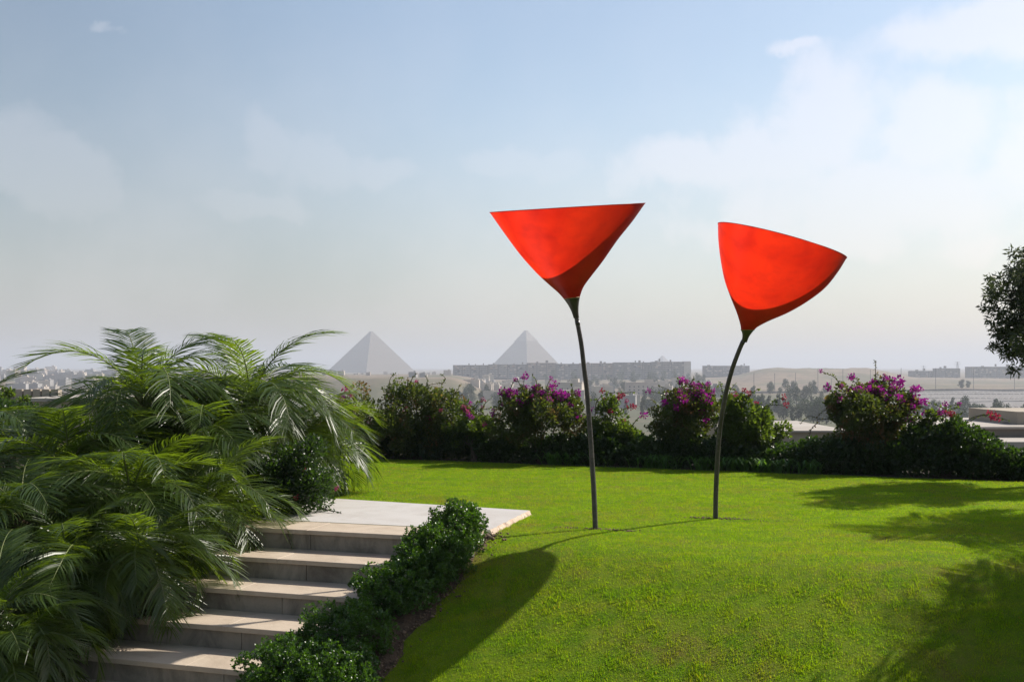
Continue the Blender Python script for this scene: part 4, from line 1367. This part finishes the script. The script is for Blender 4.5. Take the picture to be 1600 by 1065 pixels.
FT = [far_tree_mesh(60, 6, 9, 5), far_tree_mesh(61, 8, 8, 4), far_tree_mesh(62, 3.2, 11, 7), far_tree_mesh(63, 7, 12, 6), far_tree_mesh(64, 5, 6.5, 4), far_tree_mesh(65, 2.6, 8, 6)]
FTR = MB().tube([(0, 0, -1.5), (0.1, 0, 2), (0, 0.1, 5)], [.3, .22, .1], 6).mesh('trunk', M['bark'])


def far_tree(px, d, k, sc, label, group, top=None):
    b = on_land(px, d)
    root = empty('tree', b, label, 'tree', group)
    if top is not None:
        hh = [9, 8, 11, 12, 6.5, 8][k] * 1.02
        sc = max(.3, (EYE - (top - HOR) / F * d - b.z) / hh)
    link('trunk', FTR, root, scale=sc); link('crown', FT[k], root, None, (0, 0, rr.uniform(0, 6)), sc)


named = [(1178, 570, 2, 612, 'slim dark tree beside the shorter stem, first of the valley grove'), (1190, 585, 0, 616, 'rounded dark tree second in the valley grove'), (1232, 630, 3, 603, 'tallest spreading tree in the valley grove'),
         (1244, 600, 0, 606, 'tree leaning against the tallest of the valley grove'), (1256, 645, 1, 604, 'flat-topped tree past the tallest of the valley grove'), (1218, 540, 4, 624, 'low tree before the tallest of the valley grove'),
         (1268, 555, 2, 618, 'narrow tree towards the tallest bougainvillea'), (1283, 600, 3, 612, 'dark tree partly behind the tallest bougainvillea'), (1460, 495, 0, 625, 'pale rounded tree at the field foot, nearest the magenta blooms'),
         (1476, 510, 5, 628, 'small conical tree at the field foot'), (1488, 510, 2, 621, 'narrow pointed tree at the field foot'), (1508, 495, 0, 620, 'dark full tree alone at the field foot'),
         (1553, 480, 5, 624, 'spire-like tree before the striped field'), (1540, 450, 1, 634, 'low bushy tree before the striped field'), (1566, 450, 1, 634, 'low bushy tree under the overhanging branches'),
         (1502, 970, 4, 593, 'small round tree on the sand above the road, first of two'), (1512, 980, 4, 595, 'small round tree on the sand above the road, second of two')]
for (px, d, k, top, lab) in named:
    far_tree(px, d, k, 1, lab, 'trees standing out in the valley', top)
for i in range(46):
    px = rr.uniform(1165, 1300); d = rr.uniform(400, 540)
    far_tree(px, d, rr.choice((0, 1, 2, 3, 5)), 1, 'tree in the dense valley grove seen over the pale roof', 'trees of the dense valley grove', rr.uniform(616, 642))
for i in range(60):
    px = rr.uniform(700, 1130); d = rr.uniform(480, 800)
    far_tree(px, d, rr.choice((0, 1, 2, 3, 4)), rr.uniform(.7, 1.1), 'hazy tree in the valley below the apartment blocks', 'trees below the apartment blocks')
for i in range(45):
    px = rr.uniform(830, 1110); d = rr.uniform(900, 1400)
    far_tree(px, d, rr.choice((0, 1, 3)), rr.uniform(.9, 1.3), 'faint tree at the foot of the apartment blocks', 'trees at the foot of the apartment blocks')
for i in range(34):
    px = rr.uniform(1430, 1640); d = rr.uniform(400, 475)
    far_tree(px, d, rr.choice((0, 1, 4, 2)), 1, 'tree in the row along the foot of the striped field', 'trees along the field foot', rr.uniform(628, 646))
for i in range(14):
    px = rr.uniform(1150, 1300); d = rr.uniform(780, 920)
    far_tree(px, d, rr.choice((1, 4, 0)), rr.uniform(.6, 1.1), 'small hazy tree along the road below the desert rise', 'trees along the road')

# ---- striped terraces on the right, road walls, poles, pylons
M['terrace'] = rough_mat('terrace_soil', (0.13, 0.12, 0.115), (0.18, 0.165, 0.155), 0.15, 0.95, 0.3, 1)
M['wall'] = rough_mat('grey_wall', (0.13, 0.12, 0.115), (0.19, 0.175, 0.165), 0.3, 0.95, 0)
M['pale'] = rough_mat('pale_ridge', (0.25, 0.235, 0.22), (0.32, 0.30, 0.28), 0.3, 0.95, 0)


def sheet(name, px0, px1, da, db, lift, mat, n=30, m=14):
    V = []; Fc = []
    for i in range(n + 1):
        px = px0 + (px1 - px0) * i / n
        for j in range(m + 1):
            d = da + (db - da) * j / m; p = on_land(px, d); V.append((p.x, p.y, p.z + lift))
    for i in range(n):
        for j in range(m):
            q = i * (m + 1) + j; Fc.append((q, q + m + 1, q + m + 2, q + 1))
    return link(name, np_mesh(name, V, Fc, mat, True))


fld = sheet('field', 1405, 1720, 480, 870, 0.35, M['terrace']); tag(fld, kind='structure')


def ribbon(name, pts, w, h, mat, parent=None):
    mb = MB()
    for (a, b) in zip(pts, pts[1:]):
        a, b = Vector(a), Vector(b); s = (b - a).cross(Vector((0, 0, 1))).normalized() * w / 2
        q = len(mb.v)
        for p in (a, b):
            mb.v += [tuple(p - s + Vector((0, 0, -.5))), tuple(p + s + Vector((0, 0, -.5))), tuple(p + s + Vector((0, 0, h))), tuple(p - s + Vector((0, 0, h)))]
        mb.f += [(q, q + 1, q + 5, q + 4), (q + 1, q + 2, q + 6, q + 5), (q + 2, q + 3, q + 7, q + 6), (q + 3, q, q + 4, q + 7)]
    return mb.build(name, mat, parent)


for k, d in enumerate((495, 535, 580, 635, 690, 760, 820)):
    ribbon('terrace_ridge', [on_land(px, d + (px - 1400) * 0.03) + Vector((0, 0, .4)) for px in range(1405, 1721, 15)], 1.2, 0.35, M['pale'], fld)
for k in range(34):
    px = 1412 + k * 9
    ribbon('furrow_ridge', [on_land(px + q * 6.0, 490 + q * 58) + Vector((0, 0, .4)) for q in range(7)], 0.7, 0.25, M['wall'] if k % 2 else M['terrace'], fld)
w = ribbon('road_wall', [on_land(px, 880 + (px - 1300) * .03) for px in range(1300, 1720, 12)], 0.6, 1.5, M['wall'])
tag(w, 'long grey wall along the road above the striped field', 'wall')
w = ribbon('road_wall', [on_land(px, 830 + (px - 1150) * .02) for px in range(1140, 1300, 12)], 0.6, 1.5, M['wall'])
tag(w, 'grey wall along the road below the desert rise', 'wall')
M['pole'] = rough_mat('pole_steel', (0.10, 0.10, 0.105), (0.15, 0.15, 0.155), 2, 0.6, 0)
POLE = MB().tube([(0, 0, -1), (0, 0, 1)], [.17, .15], 6).mesh('pole', M['pole'])
ARM = MB().tube([(0, 0, 0), (0, -1.4, .35)], [.07, .05], 5).mesh('arm', M['pole'])
ORD = ['first', 'second', 'third', 'fourth', 'fifth', 'sixth', 'seventh', 'eighth', 'ninth', 'tenth', 'eleventh']
for i, (px, top, d) in enumerate([(1178, 583, 840), (1210.5, 583, 842), (1243, 582, 845), (1278, 576, 835), (1299, 591, 860), (1317, 576, 870), (1360, 577, 875), (1408, 575, 878), (1462, 575, 880), (1521, 575, 880), (1585, 575, 880)]):
    b = on_land(px, d); hgt = EYE - (top - HOR) / F * d - b.z
    root = empty('lamp_post', b, 'tall thin lamp post on the valley road, %s from the shorter sculpture' % ORD[i], 'lamp post', 'lamp posts along the valley road')
    link('pole', POLE, root, (0, 0, hgt / 2), None, (1.3, 1.3, hgt / 2)); link('arm', ARM, root, (0, 0, hgt - .3))


def pylon(px, top, d, label):
    b = on_land(px, d); h = EYE - (top - HOR) / F * d - b.z
    root = empty('pylon', b, label, 'pylon', 'power pylons on the horizon')
    mb = MB()
    for sx, sy in ((-1, -1), (1, -1), (1, 1), (-1, 1)):
        mb.tube([(sx * 3, sy * 3, -2), (sx * .5, sy * .5, h)], [.35, .22], 4)
    for k in range(6):
        z0, z1 = h * k / 6, h * (k + 1) / 6; a0, a1 = 3 - 2.5 * k / 6, 3 - 2.5 * (k + 1) / 6
        mb.tube([(-a0, -a0, z0), (a1, -a1, z1)], .15, 4); mb.tube([(a0, -a0, z0), (-a1, -a1, z1)], .15, 4)
    mb.build('tower', M['pole'], root)
    for f, l in ((.98, 5), (.86, 7), (.74, 6)):
        MB().tube([(-l, 0, h * f), (l, 0, h * f)], .28, 4).build('cross_arm', M['pole'], root)


pylon(1496, 565, 1900, 'pylon rising behind the hazy block with the roof hut')
pylon(1443, 571, 2600, 'fainter pylon between the far buildings')

# ---- neighbours' roofs just beyond the hedge
M['plaster'] = rough_mat('cream_plaster', (0.28, 0.235, 0.18), (0.36, 0.31, 0.25), 0.5, 0.9, 0.3, 20)
M['roof'] = rough_mat('pale_roof', (0.30, 0.265, 0.23), (0.37, 0.34, 0.30), 0.6, 0.9, 0.2, 20)
M['parapetgrey'] = rough_mat('parapet_grey', (0.16, 0.14, 0.12), (0.22, 0.195, 0.165), 0.7, 0.9, 0.2, 20)


def neighbour():
    d = 27.0
    root = empty('neighbour_house', (13, d, -6), 'neighbouring flat-roofed house with pale roof and plain parapet, beyond the hedge', 'house')
    o = Vector(root.location)
    def bx(name, px0, px1, pyt, dn, df, h, mat):
        x0 = (px0 - 800) / F * dn; x1 = (px1 - 800) / F * dn; zt = EYE - (pyt - HOR) / F * dn
        return MB().box(x0 - o.x, x1 - o.x, dn - o.y, df - o.y, zt - h - o.z, zt - o.z).build(name, mat, root)
    bx('wall', 1420, 1760, 669, 27, 32, 6, M['parapetgrey'])
    bx('roof_edge', 1415, 1764, 666.5, 26.9, 32.2, .06, M['roof'])
    bx('ledge', 1560, 1764, 690, 25.2, 27 - .004, .16, M['roof'])
    bx('lower_wall', 1572, 1764, 697, 25.5, 27 - .004, 4, M['parapetgrey'])
    bx('stair_hut', 1590, 1700, 643, 28, 31, 1.2, M['plaster'])
    MB().tube([(at(1583, 662, 28.6) - o), (at(1583, 662, 28.6) - o + Vector((0, 0, .12)))], [.32, .05], 14).build('roof_dome', M['parapetgrey'], root, True)
    bx('hatch', 1550, 1566, 659, 29.5, 30.2, .12, M['roof'])
    r2 = empty('neighbour_terrace', (8.5, 30, -6), 'pale terrace roof with brown wall showing through the hedge gap', 'house')
    o = Vector(r2.location); root = r2
    bx('wall', 1150, 1330, 675, 28.2, 33.5, 5, M['plaster'])
    bx('roof_edge', 1146, 1334, 672.5, 28.1, 33.7, .05, M['roof'])
    r3 = empty('neighbour_house', (-15, 28, -6), 'cream rounded roof glimpsed between palm fronds under the far city', 'house')
    o = Vector(r3.location); root = r3
    bx('wall', 30, 180, 627, 30, 36, 6, M['plaster'])
    bx('roof_edge', 26, 184, 622, 29.9, 36.2, .10, M['roof'])
    r4 = empty('parapet_wall', (-26, 60, -6), 'pale garden wall of separate panels before the far city', 'wall')
    o = Vector(r4.location); root = r4
    for k in range(8):
        px = -20 + k * 14.2
        bx('panel', px, px + 11.5, 608, 60, 60.5, .55, M['plaster'])
    bx('plinth', -22, 98, 621.5, 59.9, 60.6, 3, M['parapetgrey'])


neighbour()


# ------------------------------------------------------------------ air
def build_haze():
    m, t = new_mat('haze')
    v = t.add('ShaderNodeVolumePrincipled', {'Color': (0.75, 0.79, 0.87, 1), 'Density': 0.00030, 'Anisotropy': 0.12})
    t.l.new(v.outputs[0], t.out.inputs['Volume'])
    s = 12500
    o = MB().box(-s, s, -s, s, -60, 175).build('haze', m)
    tag(o, 'thin dusty haze over the valley', 'haze', kind='stuff')


build_haze()
